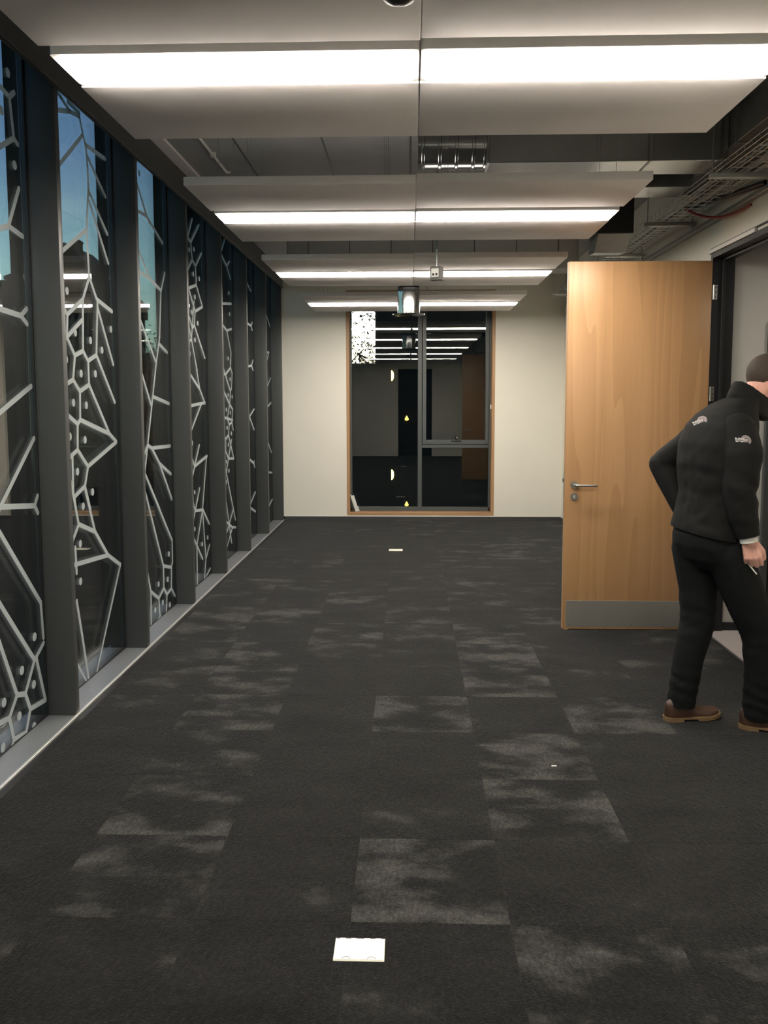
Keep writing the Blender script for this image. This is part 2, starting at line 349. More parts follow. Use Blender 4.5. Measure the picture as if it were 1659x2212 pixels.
FILM = [
    ( [[(3.66,3.164),(4.007,3.093),(4.057,3.132)],[(4.007,3.093),(4.036,2.913),(3.658,2.697)],[(4.036,2.913),(4.071,2.896)],[(4.066,2.685),(3.944,2.482),(3.606,2.366)],[(3.944,2.482),(4.084,2.461)],[(3.566,2.095),(4.034,2.071),(4.097,2.111)],[(4.034,2.071),(4.095,2.037)],[(4.111,1.729),(3.54,1.508)],[(4.12,1.466),(3.542,0.996)],[(3.486,1.192),(4.098,1.126),(4.133,1.172)],[(4.098,1.126),(4.13,1.085)],[(3.557,1.24),(4.121,0.62),(4.137,0.43)],[(3.532,0.913),(4.028,0.345),(4.135,0.401)],[(3.571,0.772),(3.831,0.234),(3.916,0.209),(4.028,0.345)],[(4.051,0.338),(4.131,0.098),(3.961,0.114),(3.916,0.209)],[(3.831,0.234),(3.746,0.152),(3.398,0.194)],[(3.746,0.152),(3.781,0.031),(3.764,-0.005)],[(3.961,0.114),(3.907,0.014),(3.781,0.031)]] ,
     [ (4.036,0.463),(3.888,0.337),(4.007,0.225),(3.7,0.245),(3.842,0.124),(3.672,0.039),(3.991,0.011),(3.92,3.002),(4.03,2.786),(3.999,3.202) ]),
    ( [[(4.239,3.128),(4.724,3.27),(4.857,3.287),(4.896,3.21),(4.94,3.143),(4.956,3.038),(4.961,2.876)],[(4.955,2.897),(4.907,2.661),(4.925,2.391)],[(4.268,3.386),(4.605,3.304),(4.713,3.273)],[(4.694,3.313),(4.859,3.306)],[(4.895,3.194),(4.3,2.743)],[(4.941,3.153),(5.249,3.162)],[(4.955,3.095),(5.215,2.938)],[(5.178,2.963),(5.236,2.928)],[(4.969,2.889),(5.247,2.702)],[(4.964,2.836),(5.108,2.675),(5.247,2.523)],[(4.893,2.653),(4.277,2.33)],[(4.929,2.392),(4.817,2.245),(4.59,2.135),(4.314,2.306)],[(4.928,2.389),(5.033,2.273),(5.288,2.226)],[(4.817,2.245),(4.795,1.947),(4.865,1.892),(4.999,1.934),(5.046,2.267)],[(5.043,2.225),(5.281,1.89)],[(4.59,2.135),(4.571,2.009),(4.674,1.914),(4.795,1.947)],[(4.793,2.123),(4.31,1.875)],[(4.999,1.934),(5.286,1.649)],[(4.674,1.914),(4.636,1.776),(4.308,1.679)],[(4.865,1.892),(4.868,1.752),(4.728,1.711),(4.636,1.776)],[(4.868,1.752),(5.175,1.451)],[(4.728,1.711),(4.717,1.548),(5.175,1.449),(5.294,1.393)],[(4.717,1.548),(4.679,1.524),(4.317,1.671)],[(4.679,1.524),(4.666,1.377),(4.329,1.266)],[(4.588,1.339),(4.582,1.115)],[(4.666,1.377),(4.81,1.27),(5.294,1.391)],[(4.81,1.27),(4.753,1.158),(4.595,1.113),(4.611,1.041)],[(4.753,1.158),(4.822,1.013)],[(4.753,1.142),(4.884,0.868)],[(4.495,1.365),(4.643,0.949),(4.884,0.868),(5.085,0.686),(4.324,0.747)],[(4.643,0.949),(4.379,0.72)],[(5.085,0.686),(5.297,0.583),(4.837,0.003)],[(4.575,0.516),(4.636,0.293),(4.709,0.001)],[(4.416,0.315),(4.673,-0.001)],[(4.582,0.823),(4.589,0.676)]] ,
     [ (4.593,2.264),(4.689,2.043),(4.911,2.015),(5.092,1.969),(5.255,2.111),(4.551,1.885),(4.752,1.814),(4.971,1.82),(4.629,1.646),(4.814,1.631),(4.564,1.457),(4.777,1.429),(4.651,1.252),(4.864,1.112),(4.715,1.044),(4.653,0.833),(4.638,0.616) ]),
    ( [[(5.919,3.577),(5.787,3.217),(6.112,2.951)],[(5.632,3.401),(6.043,2.988),(6.428,2.868)],[(5.536,2.968),(6.043,2.988)],[(5.579,2.894),(6.089,2.55),(6.359,2.498),(6.466,2.647)],[(5.557,2.578),(6.089,2.55)],[(6.354,2.5),(6.291,2.144),(6.189,1.94),(6.081,1.686),(5.835,1.108)],[(5.626,2.412),(6.189,1.94)],[(6.271,2.09),(6.478,2.036)],[(5.663,2.065),(6.046,1.619)],[(6.082,1.69),(6.494,1.636)],[(5.644,1.116),(5.933,1.338),(6.028,1.309),(6.499,1.3)],[(6.028,1.309),(6.207,1.182),(6.497,1.077)],[(6.207,1.182),(6.504,0.879)],[(5.662,1.315),(6.177,0.836)],[(5.949,1.046),(6.485,0.542),(6.482,0.369),(6.44,0.334),(6.237,0.384),(5.717,1.217)],[(6.383,0.997),(6.502,0.872)],[(6.237,0.384),(6.232,0.211),(6.099,0.163),(5.913,0.259),(5.781,0.572)],[(6.232,0.211),(6.308,0.144),(6.432,0.163),(6.447,0.333)],[(6.432,0.163),(6.524,0.081)],[(6.099,0.163),(6.114,0.016),(6.043,-0.001)],[(6.114,0.016),(6.148,-0.013)],[(6.308,0.144),(6.281,0.007),(6.251,-0.001)],[(5.913,0.259),(5.9,0.001)]] ,
     [ (5.906,3.25),(5.787,3.073),(5.799,2.867),(6.384,0.45),(6.337,0.258),(6.101,0.271),(6.194,0.107),(6.376,0.045),(5.999,0.097) ]),
    ( [[(7.141,3.215),(7.165,3.053),(7.267,3.032),(7.562,3.239)],[(6.986,2.849),(7.33,3.241)],[(7.267,3.032),(7.307,2.889),(6.916,2.621)],[(7.307,2.889),(7.412,2.851),(7.63,3)],[(7.412,2.851),(7.425,2.687),(6.897,2.563)],[(7.425,2.687),(7.629,2.52),(7.363,2.448),(6.978,2.786)],[(7.363,2.448),(7.325,2.324),(7.25,2.294),(6.932,2.603)],[(7.331,2.53),(7.215,2.192),(6.883,2.117)],[(7.325,2.324),(7.678,2.056)],[(7.078,2.401),(7.387,1.93)],[(7.322,2.02),(7.466,1.765),(7.65,1.634)],[(6.879,1.994),(7.466,1.765)],[(7.651,1.642),(6.874,1.601)],[(7.503,1.624),(6.931,1.268)],[(7.685,1.142),(7.229,1.079),(6.977,1.32)],[(7.405,1.257),(6.982,0.829)],[(7.663,1.133),(7.473,0.66),(7.214,0.685),(6.986,0.962)],[(7.386,0.867),(6.991,0.449)],[(7.494,0.655),(7.717,0.493)],[(7.473,0.655),(7.56,0.19),(7.488,0.002)],[(7.46,0.647),(7.245,0.367),(7.234,0.006)],[(7.439,0.209),(6.96,0.599)],[(7.713,0.292),(7.56,0.19)],[(7.716,0.062),(7.531,0.009)]] ,
     [ (7.208,2.958),(7.369,2.99),(7.323,2.769),(7.529,2.758),(7.366,2.575),(7.246,2.43),(7.443,2.352),(7.336,2.196),(7.152,2.066),(7.163,1.29),(7.209,0.852),(7.181,0.527),(7.641,0.375),(7.426,0.348) ]),
    ( [[(8.614,3.31),(8.42,3.14),(8.689,3.059),(8.824,3.124)],[(8.689,3.059),(8.859,2.948)],[(8.163,2.614),(8.877,2.691)],[(8.161,2.49),(8.639,2.388),(8.866,2.426)],[(8.639,2.388),(8.82,2.171),(8.779,2.009)],[(8.774,2.092),(8.778,2.011),(8.528,1.927),(8.144,1.999)],[(8.778,2.011),(8.857,1.952),(8.804,1.794),(8.757,1.76),(8.326,2.074)],[(8.757,1.76),(8.706,1.624),(8.202,1.877)],[(8.706,1.624),(8.852,1.565),(8.801,1.43),(8.671,1.412),(8.585,1.476),(8.706,1.624)],[(8.834,1.453),(8.204,1.511)],[(8.801,1.43),(8.862,1.348)],[(8.671,1.412),(8.624,1.3),(8.486,1.263),(8.207,1.459)],[(8.624,1.3),(8.865,1.037),(8.603,1.055),(8.476,1.139),(8.486,1.263)],[(8.766,1.244),(8.483,0.916),(8.243,1.107)],[(8.334,1.117),(8.894,0.361)],[(8.316,0.896),(8.68,0.146)],[(8.219,0.483),(8.733,0.304),(8.905,0.278)],[(8.784,0.488),(8.253,0.168)],[(8.733,0.304),(8.248,-0.051)]] ,
     [ (8.768,2.79),(8.788,2.573),(8.671,2.104),(8.756,1.889),(8.633,1.721),(8.836,1.704),(8.539,1.568),(8.726,1.536),(8.56,1.38),(8.763,1.313),(8.615,1.2),(8.493,1.03),(8.608,0.926),(8.475,0.819) ]),
    ( [[(9.53,3.093),(9.996,2.972)],[(9.459,2.577),(9.976,2.558),(10.046,2.604)],[(9.976,2.558),(10.038,2.513)],[(9.465,2.043),(9.961,2.083),(10.058,2.152)],[(9.961,2.083),(10.058,2.032)],[(10.086,1.56),(9.777,1.473),(10.064,1.311)],[(9.492,1.03),(10.015,0.898),(10.069,0.845)],[(10.015,0.898),(10.032,0.924)],[(10.081,0.538),(9.543,0.361)],[(9.513,0.45),(10.075,0.294)]] ,
     [  ]),
    ( [[(11.466,1.985),(10.809,1.754)],[(11.488,1.64),(10.812,1.539)],[(10.843,1.207),(11.479,0.936)],[(11.506,0.667),(10.79,0.727)],[(11.496,0.302),(10.788,0.187)],[(10.844,2.886),(11.419,2.664)],[(10.817,2.293),(11.225,2.316),(10.883,2.092)]] ,
     [  ]),
]

ST_W, DOT_R = .0135, .0225
def film_mesh(mb, polys, dots, y0, y1):
    X = XG+.0035
    def cl(p): return (min(max(p[0], y0), y1), min(max(p[1], .012), ZG-.012))
    n = 0; seen = set()
    def quad(a, b, c, d, off):
        mb.poly([(X+off, *cl(p)) for p in (a, b, c, d)])
    for pl in polys:
        for a, b in zip(pl, pl[1:]):
            d = Vector((b[0]-a[0], b[1]-a[1]))
            if d.length < 1e-4: continue
            d.normalize(); nn = Vector((-d.y, d.x))*ST_W
            a2 = Vector(a); b2 = Vector(b); n += 1; off = .000011*(n % 50)
            quad(a2+nn, b2+nn, b2-nn, a2-nn, off)
        for p in pl:                                          # round joints
            ky = (round(p[0], 2), round(p[1], 2))
            if ky in seen: continue
            seen.add(ky)
            if y0 < p[0] < y1: n += 1; mb.poly([(X+.0006+.000012*(n % 47), *cl((p[0]+ST_W*math.cos(t*math.pi/5), p[1]+ST_W*math.sin(t*math.pi/5)))) for t in range(10)])
    for q in dots:
        if y0+.01 < q[0] < y1-.01: mb.poly([(X+.0012, *cl((q[0]+DOT_R*math.cos(t*math.pi/10), q[1]+DOT_R*math.sin(t*math.pi/10)))) for t in range(20)])
def clip_seg(a, b, lo, hi):
    if a[0] > b[0]: a, b = b, a
    if b[0] <= lo or a[0] >= hi: return None
    def at(y): return (y, a[1]+(b[1]-a[1])*(y-a[0])/max(1e-9, b[0]-a[0]))
    return (at(lo) if a[0] < lo else a, at(hi) if b[0] > hi else b)
BAYS = {-5: 'behind the camera, last of the row', -4: 'behind the camera, second to last', -3: 'beside the camera', -2: 'just out of view beside the camera',
        -1: 'cut by the left picture edge', 0: 'with blue sky and a roof line behind it', 1: 'with a narrow strip of sky, treetop at its foot',
        2: 'first dark one, beyond the two with sky', 3: 'second of the dark ones, small honeycomb cells', 4: 'third of the dark ones, few bars showing', 5: 'slimmest and farthest, beside the end wall'}
for k in range(-5, 6):
    y0, y1 = FINY[k]+.05, FINY[k+1]; bay = k+1
    wn = thing('window_%d' % (bay+6), (XG, (y0+y1)/2, 0), 'tall glass bay between dark fins, ' + BAYS[k], 'window', 'glazed bays between the fins', 'structure')
    MB().box(XG-.006, XG, y0, y1, .012, ZG).done('glass_pane', M_GLASS2, wn, 0)
    MB().box(XG-.030, XG-.024, y0, y1, .012, ZG).done('outer_pane', M_GLASS2, wn, 0)
    MB().box(XG-.04, XG+.004, y0, y1, .0, .012).box(XG-.04, XG+.004, y0, y1, ZG-.012, ZG).done('gasket_frame', M_BLACKPL, wn, 0)
    mb = MB()
    if 0 <= bay <= 6:
        polys, dots = FILM[bay]; film_mesh(mb, polys, dots, y0+.002, y1-.002)
        lo, hi, src = y0+.002, min(p[0] for pl in polys for p in pl)-.01, (bay % 2)+1
    else: lo, hi, src = y0+.002, y1-.002, (bay % 2)+1
    if bay == 0: hi = lo+.62
    sh = 1.199*(bay-src)
    if bay in (0, 4, 5, 6) or bay < 0:
        extra = []
        for pl in FILM[src][0]:
            for a, b in zip(pl, pl[1:]):
                s_ = clip_seg((a[0]+sh, a[1]), (b[0]+sh, b[1]), lo, hi)
                if s_: extra.append(list(s_))
        film_mesh(mb, extra, [(q[0]+sh, q[1]) for q in FILM[src][1]] if bay < 0 else [], y0+.002, y1-.002)
    mb.done('vinyl_film', M_FILM, wn, 0)

# ------------------------------------------------------------ far window: oak lining, aluminium frame, panes
wn = thing('window_1', (.15, YF+.1, WZ0), 'tall oak lined window with dark frame in the end wall', 'window', kind='structure')
Y0w, Y1w, T = YF-.006, YF+.24, .04
MB().box(WX0, WX0+T, Y0w, Y1w, WZ0, WZ1, .003).done('lining_board', M_OAK, wn)
MB().box(WX1-T, WX1, Y0w, Y1w, WZ0, WZ1, .003).done('lining_board', M_OAK, wn)
OAKX = M_OAK.copy(); OAKX.name = 'oak_lining_crosswise'
for nd in OAKX.node_tree.nodes:
    if nd.type == 'TEX_COORD': tcn = nd
mpx = OAKX.node_tree.nodes.new('ShaderNodeMapping'); mpx.inputs['Rotation'].default_value = (0, R(90), 0)
for l in list(OAKX.node_tree.links):
    if l.from_node == tcn: OAKX.node_tree.links.new(mpx.outputs[0], l.to_socket)
OAKX.node_tree.links.new(tcn.outputs['Object'], mpx.inputs[0])
MB().box(WX0+T, WX1-T, Y0w, Y1w, WZ0, WZ0+T, .003).done('sill_board', OAKX, wn)
MB().box(WX0+T, WX1-T, Y0w, Y1w, WZ1-T, WZ1, .003).done('head_board', OAKX, wn)
FX0, FX1, FZ0, FZ1, FA, FB = WX0+T, WX1-T, WZ0+T, WZ1-T, YF+.17, YF+.235
MXa, MXb = .118, .176
fr = MB().box(FX0, FX0+.022, FA, FB, FZ0, FZ1, .003).box(FX1-.022, FX1, FA, FB, FZ0, FZ1, .003).box(FX0, FX1, FA, FB, FZ0, FZ0+.055, .003).box(FX0, FX1, FA, FB, FZ1-.05, FZ1, .003)
fr.done('outer_frame', M_ALU2, wn)
MB().box(MXa, MXb, FA-.004, FB, FZ0+.012, FZ1, .003).done('mullion', M_ALU2, wn)
MB().box(MXb, FX1-.022, FA, FB, 1.0, 1.05, .003).done('transom', M_ALU2, wn)
cs = MB().box(MXb+.008, MXb+.06, FA-.012, FB-.01, 1.052, FZ1-.055, .003).box(FX1-.072, FX1-.024, FA-.012, FB-.01, 1.052, FZ1-.055, .003).box(MXb+.06, FX1-.072, FA-.012, FB-.01, 1.052, 1.11, .003).box(MXb+.06, FX1-.072, FA-.012, FB-.01, FZ1-.105, FZ1-.055, .003).done('casement_frame', M_ALU2, wn)
hd = MB().box(.585, .725, FA-.024, FA-.012, 1.088, 1.106, .003).cyl((.66, FA-.012, 1.11), (.66, FA-.05, 1.115), .011, 14).tube([(.66, FA-.05, 1.115), (.655, FA-.058, 1.135), (.648, FA-.058, 1.165)], .009, 10).done('casement_handle', M_BLACKPL, cs)
MB().sphere((.662, FA-.056, 1.142), .012).done('handle_knob', M_CHROME, cs)
def pane2(x0, x1, z0, z1):
    MB().box(x0, x1, FA+.022, FA+.028, z0, z1).done('glass_pane', M_GLASS, wn, 0)
    MB().box(x0, x1, FA+.046, FA+.052, z0, z1).done('outer_pane', M_GLASS, wn, 0)
pane2(FX0+.022, MXa, FZ0+.055, FZ1-.05); pane2(MXb, FX1-.022, FZ0+.055, 1.0); pane2(MXb+.06, FX1-.072, 1.11, FZ1-.105)
o = MB().box(FX1-.014, FX1, YF+.06, YF+.085, 1.545, 1.605, .003).done('sensor_contact', M_WHITEPL); tag(o, 'small white sensor contact on the right oak jamb of the end window', 'sensor')
MB().box(FX1-.016, FX1-.013, YF+.068, YF+.077, 1.57, 1.58).done('indicator', M_BLACKPL, o)

# ------------------------------------------------------------ door frame, door leaf, corridor
df = thing('door_1', (XR, DY1, 0), 'black steel door frame around the opening to the corridor', 'door frame', kind='structure')
JX0, JX1 = XR-.008, XR+.148
MB().box(JX0, JX1, DY1, DY1+.035, 0, DZ+.04, .002).done('hinge_jamb', M_BLACK, df)
MB().box(JX0, JX1, DY0-.035, DY0, 0, DZ+.04, .002).done('latch_jamb', M_BLACK, df)
MB().box(JX0, JX1, DY0, DY1, DZ, DZ+.04, .002).done('frame_head', M_BLACK, df)
MB().box(XR+.06, XR+.085, DY1-.018, DY1, 0, DZ, .001).box(XR+.06, XR+.085, DY0, DY0+.018, 0, DZ, .001).box(XR+.06, XR+.085, DY0, DY1, DZ-.018, DZ, .001).done('door_stop', M_BLACK, df)
MB().box(XR-.022, XR-.002, 5.15, DY1+.05, DZ+.035, DZ+.062, .002).done('head_packer', M_LUMH, df)
MB().box(XR-.012, XR+.152, DY0-.04, DY1+.04, DZ+.06, DZ+.07, .001).done('shadow_gap_strip', M_BLACK, df)  # solid black strip standing in for the shade of the gap above the frame
o = MB().box(XR+.005, XR+.022, DY0+.02, DY1-.02, 0, .0085, .002).done('trim_4', M_DARKPAINT); st(o, 'dark threshold strip where the room carpet meets the corridor', 'trim')

LX0, LX1, LY0, LY1, LZ0, LZ1 = 1.105, XR-.006, 5.868, 5.914, .012, 2.615
dl = thing('door_leaf', (XR-.006, LY0, 0), 'tall oak veneered door standing open, steel kick plate at its foot', 'door')
MB().box(LX0+.004, LX1, LY0, LY1, LZ0, LZ1, .0025, 2).done('leaf', M_DOOR, dl, origin=(LX0, LY0, 0))
MB().box(LX0, LX0+.004, LY0+.001, LY1-.001, LZ0, LZ1, .001).done('edge_lipping', M_OAK, dl)
kp = MB().box(1.128, 2.07, LY0-.0022, LY0, .028, .221, .0006).done('kick_plate', M_KICK, dl, origin=(1.6, LY0, .12))
for x in (1.15, 1.6, 2.045):
    for z in (.045, .205): MB().cyl((x, LY0-.0035, z), (x, LY0-.002, z), .004, 10).done('screw', M_GALV2, kp)
hx, hz = 1.172, 1.058
rose = MB().cyl((hx, LY0, hz), (hx, LY0-.009, hz), .0265, 32).done('handle_rose', M_STEEL, dl)
pts = [(hx, LY0-.006, hz), (hx, LY0-.042, hz)]+[(hx+.018-.018*math.cos(R(a)), LY0-.042-.018*math.sin(R(a)), hz) for a in (25, 50, 75, 90)]+[(hx+.145, LY0-.060, hz-.001)]
MB().tube(pts, .0095, 14).sphere((hx+.145, LY0-.060, hz-.001), .0095).done('lever', M_STEEL, rose)
esc = MB().cyl((hx, LY0, .973), (hx, LY0-.008, .973), .0265, 32).done('escutcheon', M_STEEL, dl)
MB().cyl((hx, LY0-.0088, .979), (hx, LY0-.0078, .979), .006, 14).box(hx-.003, hx+.003, LY0-.0088, LY0-.0078, .962, .979).done('key_hole', M_CREAMPL, esc)
rs2 = MB().cyl((hx, LY1, hz), (hx, LY1+.009, hz), .0265, 32).done('handle_rose', M_STEEL, dl)
MB().tube([(hx, LY1+.006, hz), (hx, LY1+.045, hz), (hx+.01, LY1+.06, hz), (hx+.145, LY1+.06, hz)], .0095, 14).done('lever', M_STEEL, rs2)
MB().box(LX0-.0125, LX0+.001, LY0+.014, LY0+.032, 1.075, 1.108, .002).done('latch_bolt', M_STEEL, dl)
MB().box(LX0-.0008, LX0+.001, LY0+.011, LY0+.035, .93, 1.14).done('latch_plate', M_STEEL, dl)
MB().cyl((LX0+.03, LY0+.02, .0065), (LX0+.03, LY0+.02, .016), .02, 18).box(LX0+.012, LX0+.045, LY0+.004, LY0+.018, .0065, .016, .002).done('floor_stop', M_OAK, dl)
for z in (2.40, 1.70, .35):
    hg = MB().cyl((XR+.004, LY0-.007, z-.05), (XR+.004, LY0-.007, z+.05), .0068, 14).box(XR+.004, XR+.032, DY1-.0022, DY1-.0002, z-.05, z+.05, .0008).done('hinge', M_TRIM if z > 2 else M_STEEL, dl)
    for dz in (-.032, 0, .032): MB().cyl((XR+.02, DY1-.0036, z+dz), (XR+.02, DY1-.0022, z+dz), .0042, 10).done('hinge_screw', M_BLACKPL, hg)

cw = MB().box(XR+.148, 2.50, DY1+.03, DY1+.17, .052, 2.75).box(3.5, 4.3, DY1+.03, DY1+.17, .052, 2.75).box(2.5, 3.5, DY1+.03, DY1+.17, 2.2, 2.75).box(4.2, 4.34, 3.3, DY1+.17, 0, 2.75).box(XR+.14, 4.34, 3.2, 3.34, 0, 2.75).done('wall_corridor', M_CORR)
st(cw, 'grey painted corridor wall seen through the doorway', 'wall')
o = MB().box(XR+.148, 2.50, DY1+.014, DY1+.03, 0, .062, .002).done('baseboard_corridor', M_BLACK); st(o, 'black skirting board in the corridor beyond the doorway', 'baseboard')
o = MB().box(XR+.022, 4.3, 3.3, DY1+.17, -.1, .004).done('floor_corridor', mat('corridor_vinyl', (.36, .325, .315), .6, var=.03)); st(o, 'pale grey corridor floor beyond the doorway', 'floor')
o = MB().box(XR+.14, 4.3, 3.3, DY1+.17, 2.75, 2.85).done('ceiling_corridor', M_DARKPAINT); st(o, 'dark corridor ceiling beyond the doorway', 'ceiling')
o = thing('door_2', (2.55, DY1+.03, 0), 'dark corridor door with grey frame at the right picture edge', 'door', kind='structure')
MB().box(2.50, 2.55, DY1+.0, DY1+.09, 0, 2.2, .003).box(3.45, 3.5, DY1+.0, DY1+.09, 0, 2.2, .003).box(2.55, 3.45, DY1, DY1+.09, 2.15, 2.2, .003).done('frame', M_ALU, o)
MB().box(2.55, 3.45, DY1+.03, DY1+.075, .008, 2.15, .002).done('leaf', M_BLACK, o)
MB().tube([(2.62, DY1+.03, 1.05), (2.62, DY1-.02, 1.05), (2.74, DY1-.02, 1.05)], .0095, 10).done('lever', M_STEEL, o)
o = thing('corridor_light', (3.1, 5.05, 2.75), 'round ceiling light in the corridor, out of view', 'light')
MB().lathe([(.17, -.001), (.17, -.03), (.155, -.04)], (3.1, 5.05, 2.75)).done('housing', M_LUMH, o)
MB().lathe([(.15, -.0405), (.15, -.045), (0.0001, -.052)], (3.1, 5.05, 2.75)).done('diffuser', emit('lit_corridor_diffuser', (1, .9, .77), 34.), o)

# ------------------------------------------------------------ acoustic rafts and luminaire rows
ZR, RT = 2.80, .045
XA0, XA1, XB0, XB1 = -1.207, .0335, .0365, 1.277
FAR = {0: 1.38, 1: 3.71, 2: 6.04, 3: 8.37, 4: 10.69}
ROW = {0: 'the row over the camera', 1: 'the brightest, nearest light strip', 2: 'the second light strip', 3: 'the third light strip', 4: 'the farthest light strip'}
M_ROD = M_GALV2
def raft_proto(near_):
    t = thing('acoustic_raft', (0, 0, ZR), '', 'ceiling panel', 'hung acoustic panels')
    MB().box(-.620, .620, -.30, .30, ZR, ZR+RT, .003, 2).done('felt_board', M_RAFT, t)
    for x in (-.45, .45):
        for y in (-.2, .2): MB().cyl((x, y, ZR+RT), (x, y, ZC-.002), .0012, 6).box(x-.012, x+.012, y-.012, y+.012, ZR+RT, ZR+RT+.01).done('hanger_wire', M_ROD, t)
    return t
def dup(root):
    r = root.copy(); C.objects.link(r)
    for ch in [c for c in root.children]:
        c = ch.copy(); C.objects.link(c); iv = ch.matrix_parent_inverse.copy(); c.parent = r; c.matrix_parent_inverse = iv
        for g in ch.children:
            d = g.copy(); C.objects.link(d); iv = g.matrix_parent_inverse.copy(); d.parent = c; d.matrix_parent_inverse = iv
    return r
rp_ = raft_proto(0); first = True
def lum_proto():
    t = thing('linear_luminaire', (0, 0, ZR), '', 'light', 'ceiling light strips')
    Z0 = ZR+.006
    MB().prism(rrect(-.618, .618, -.135, .135, .012), 'z', Z0, Z0+.05).done('housing', M_LUMH, t)
    d = MB().prism(rrect(-.604, .604, -.105, .105, .028, 8), 'z', Z0-.0115, Z0+.002).done('diffuser', M_DIFF, t)
    MB().box(-.56, .56, -.06, .06, Z0+.0505, Z0+.053).done('upward_fill_strip', M_UPFILL, t, 0)  # unseen glowing strip added on the housing to brighten the soffit
    for x in (-.45, .45): MB().cyl((x, .1, Z0+.05), (x, .1, ZC-.002), .0012, 6).done('hanger_wire', M_ROD, t)
    return t
lp_ = lum_proto(); lfirst = True
for k in range(5):
    f_ = FAR[k]
    for sx, (xc, side) in enumerate((((XA0+XA1)/2, 'on the glazed side'), ((XB0+XB1)/2, 'on the door side'))):
        for nf, yc in (('in front of', f_-1.255), ('beyond', f_-.30)):
            if first: r_ = rp_; first = False
            else: r_ = dup(rp_)
            dzz = .006 if (sx == 1 and nf == 'in front of') else 0
            r_.location = (xc, yc, ZR+dzz); r_['label'] = 'grey felt ceiling panel %s %s, %s' % (nf, ROW[k], side)
        if lfirst: l_ = lp_; lfirst = False
        else: l_ = dup(lp_)
        l_.location = (xc, f_-.742, ZR); l_['label'] = 'lit white linear light %s, %s' % ({0: 'over the camera', 1: 'in the nearest row', 2: 'in the second row', 3: 'in the third row', 4: 'in the farthest row'}[k], side)

# ------------------------------------------------------------ ceiling services
t = thing('rectangular_duct', (1.2, 5.16, 3.05), 'galvanised rectangular duct crossing behind the nearest raft, round stub on its end', 'duct')
MB().box(.46, 1.86, 5.02, 5.31, 3.05, 3.36, .003).done('duct_casing', M_GALV, t)
for x in (.455, 1.40): MB().box(x, x+.015, 5.0, 5.33, 3.045, 3.365, .002).done('flange', M_GALV2, t)
MB().cyl((.455, 5.17, 3.19), (.05, 5.17, 3.19), .135, 36).done('round_stub', M_SPIRAL, t)
MB().lathe([(.137, 0), (.141, .004), (.141, .016), (.137, .02)]).done('x', M_SPIRAL).data  # shape reused below
proto_ring = bpy.data.objects['x'].data; bpy.data.objects.remove(bpy.data.objects['x'])
for x in (.07, .17, .27, .37, .44):
    o = bpy.data.objects.new('seam_ring', proto_ring); C.objects.link(o); o.matrix_world = Matrix.Translation((x, 5.17, 3.19)) @ Matrix.Rotation(R(90), 4, 'Y')
    o.parent = t; o.matrix_parent_inverse = Matrix.Translation(t.location).inverted()
    M4 = o.matrix_world.copy(); o.matrix_basis = Matrix.Translation((x, 5.17, 3.19)) @ Matrix.Rotation(R(90), 4, 'Y')
MB().cyl((.30, 5.17, 3.32), (.30, 5.17, ZC-.003), .004, 8).cyl((1.0, 5.05, 3.36), (1.0, 5.05, ZC-.003), .004, 8).cyl((1.7, 5.28, 3.36), (1.7, 5.28, ZC-.003), .004, 8).done('drop_rod', M_ROD, t)
t = thing('branch_duct', (1.6, 5.78, 3.05), 'smaller galvanised duct behind the crossing duct, right of the second light strip', 'duct')
MB().box(1.15, 1.86, 5.62, 5.90, 3.05, 3.30, .003).done('duct_casing', M_GALV, t)
MB().box(1.145, 1.16, 5.6, 5.92, 3.045, 3.305, .002).done('flange', M_GALV2, t)
MB().cyl((1.3, 5.76, 3.30), (1.3, 5.76, ZC-.003), .004, 8).cyl((1.75, 5.76, 3.3), (1.75, 5.76, ZC-.003), .004, 8).done('drop_rod', M_ROD, t)
t = thing('main_duct', (1.95, 4, 3.12), 'long dark galvanised main duct running above the cable tray', 'duct')
MB().box(1.862, 2.085, YB+.05, 6.1, 3.12, 3.40, .003).done('duct_casing', M_GALV2, t)
for y in (.4, 1.6, 2.8, 4.0, 4.9, 6.08): MB().box(1.852, 2.09, y, y+.02, 3.11, 3.41, .002).done('flange', M_GALV2, t)
MB().box(1.9, 1.92, 3.4, 3.42, 3.4, ZC-.003).box(2.03, 2.05, 5.4, 5.42, 3.4, ZC-.003).done('drop_rod', M_ROD, t)
t = thing('damper_box', (1.56, 6.55, 2.86), 'black square damper box hanging at the right end of the second light strip', 'duct')
MB().box(1.42, 1.70, 6.45, 6.75, 2.92, 3.20, .004).done('casing', M_BLACKPL, t)
MB().prism([(6.47, 2.92), (6.73, 2.92), (6.83, 2.82), (6.60, 2.80)], 'x', 1.44, 1.68).done('spigot', M_GALV2, t)
MB().cyl((1.47, 6.6, 3.2), (1.47, 6.6, ZC-.003), .004, 8).cyl((1.65, 6.6, 3.2), (1.65, 6.6, ZC-.003), .004, 8).done('drop_rod', M_ROD, t)

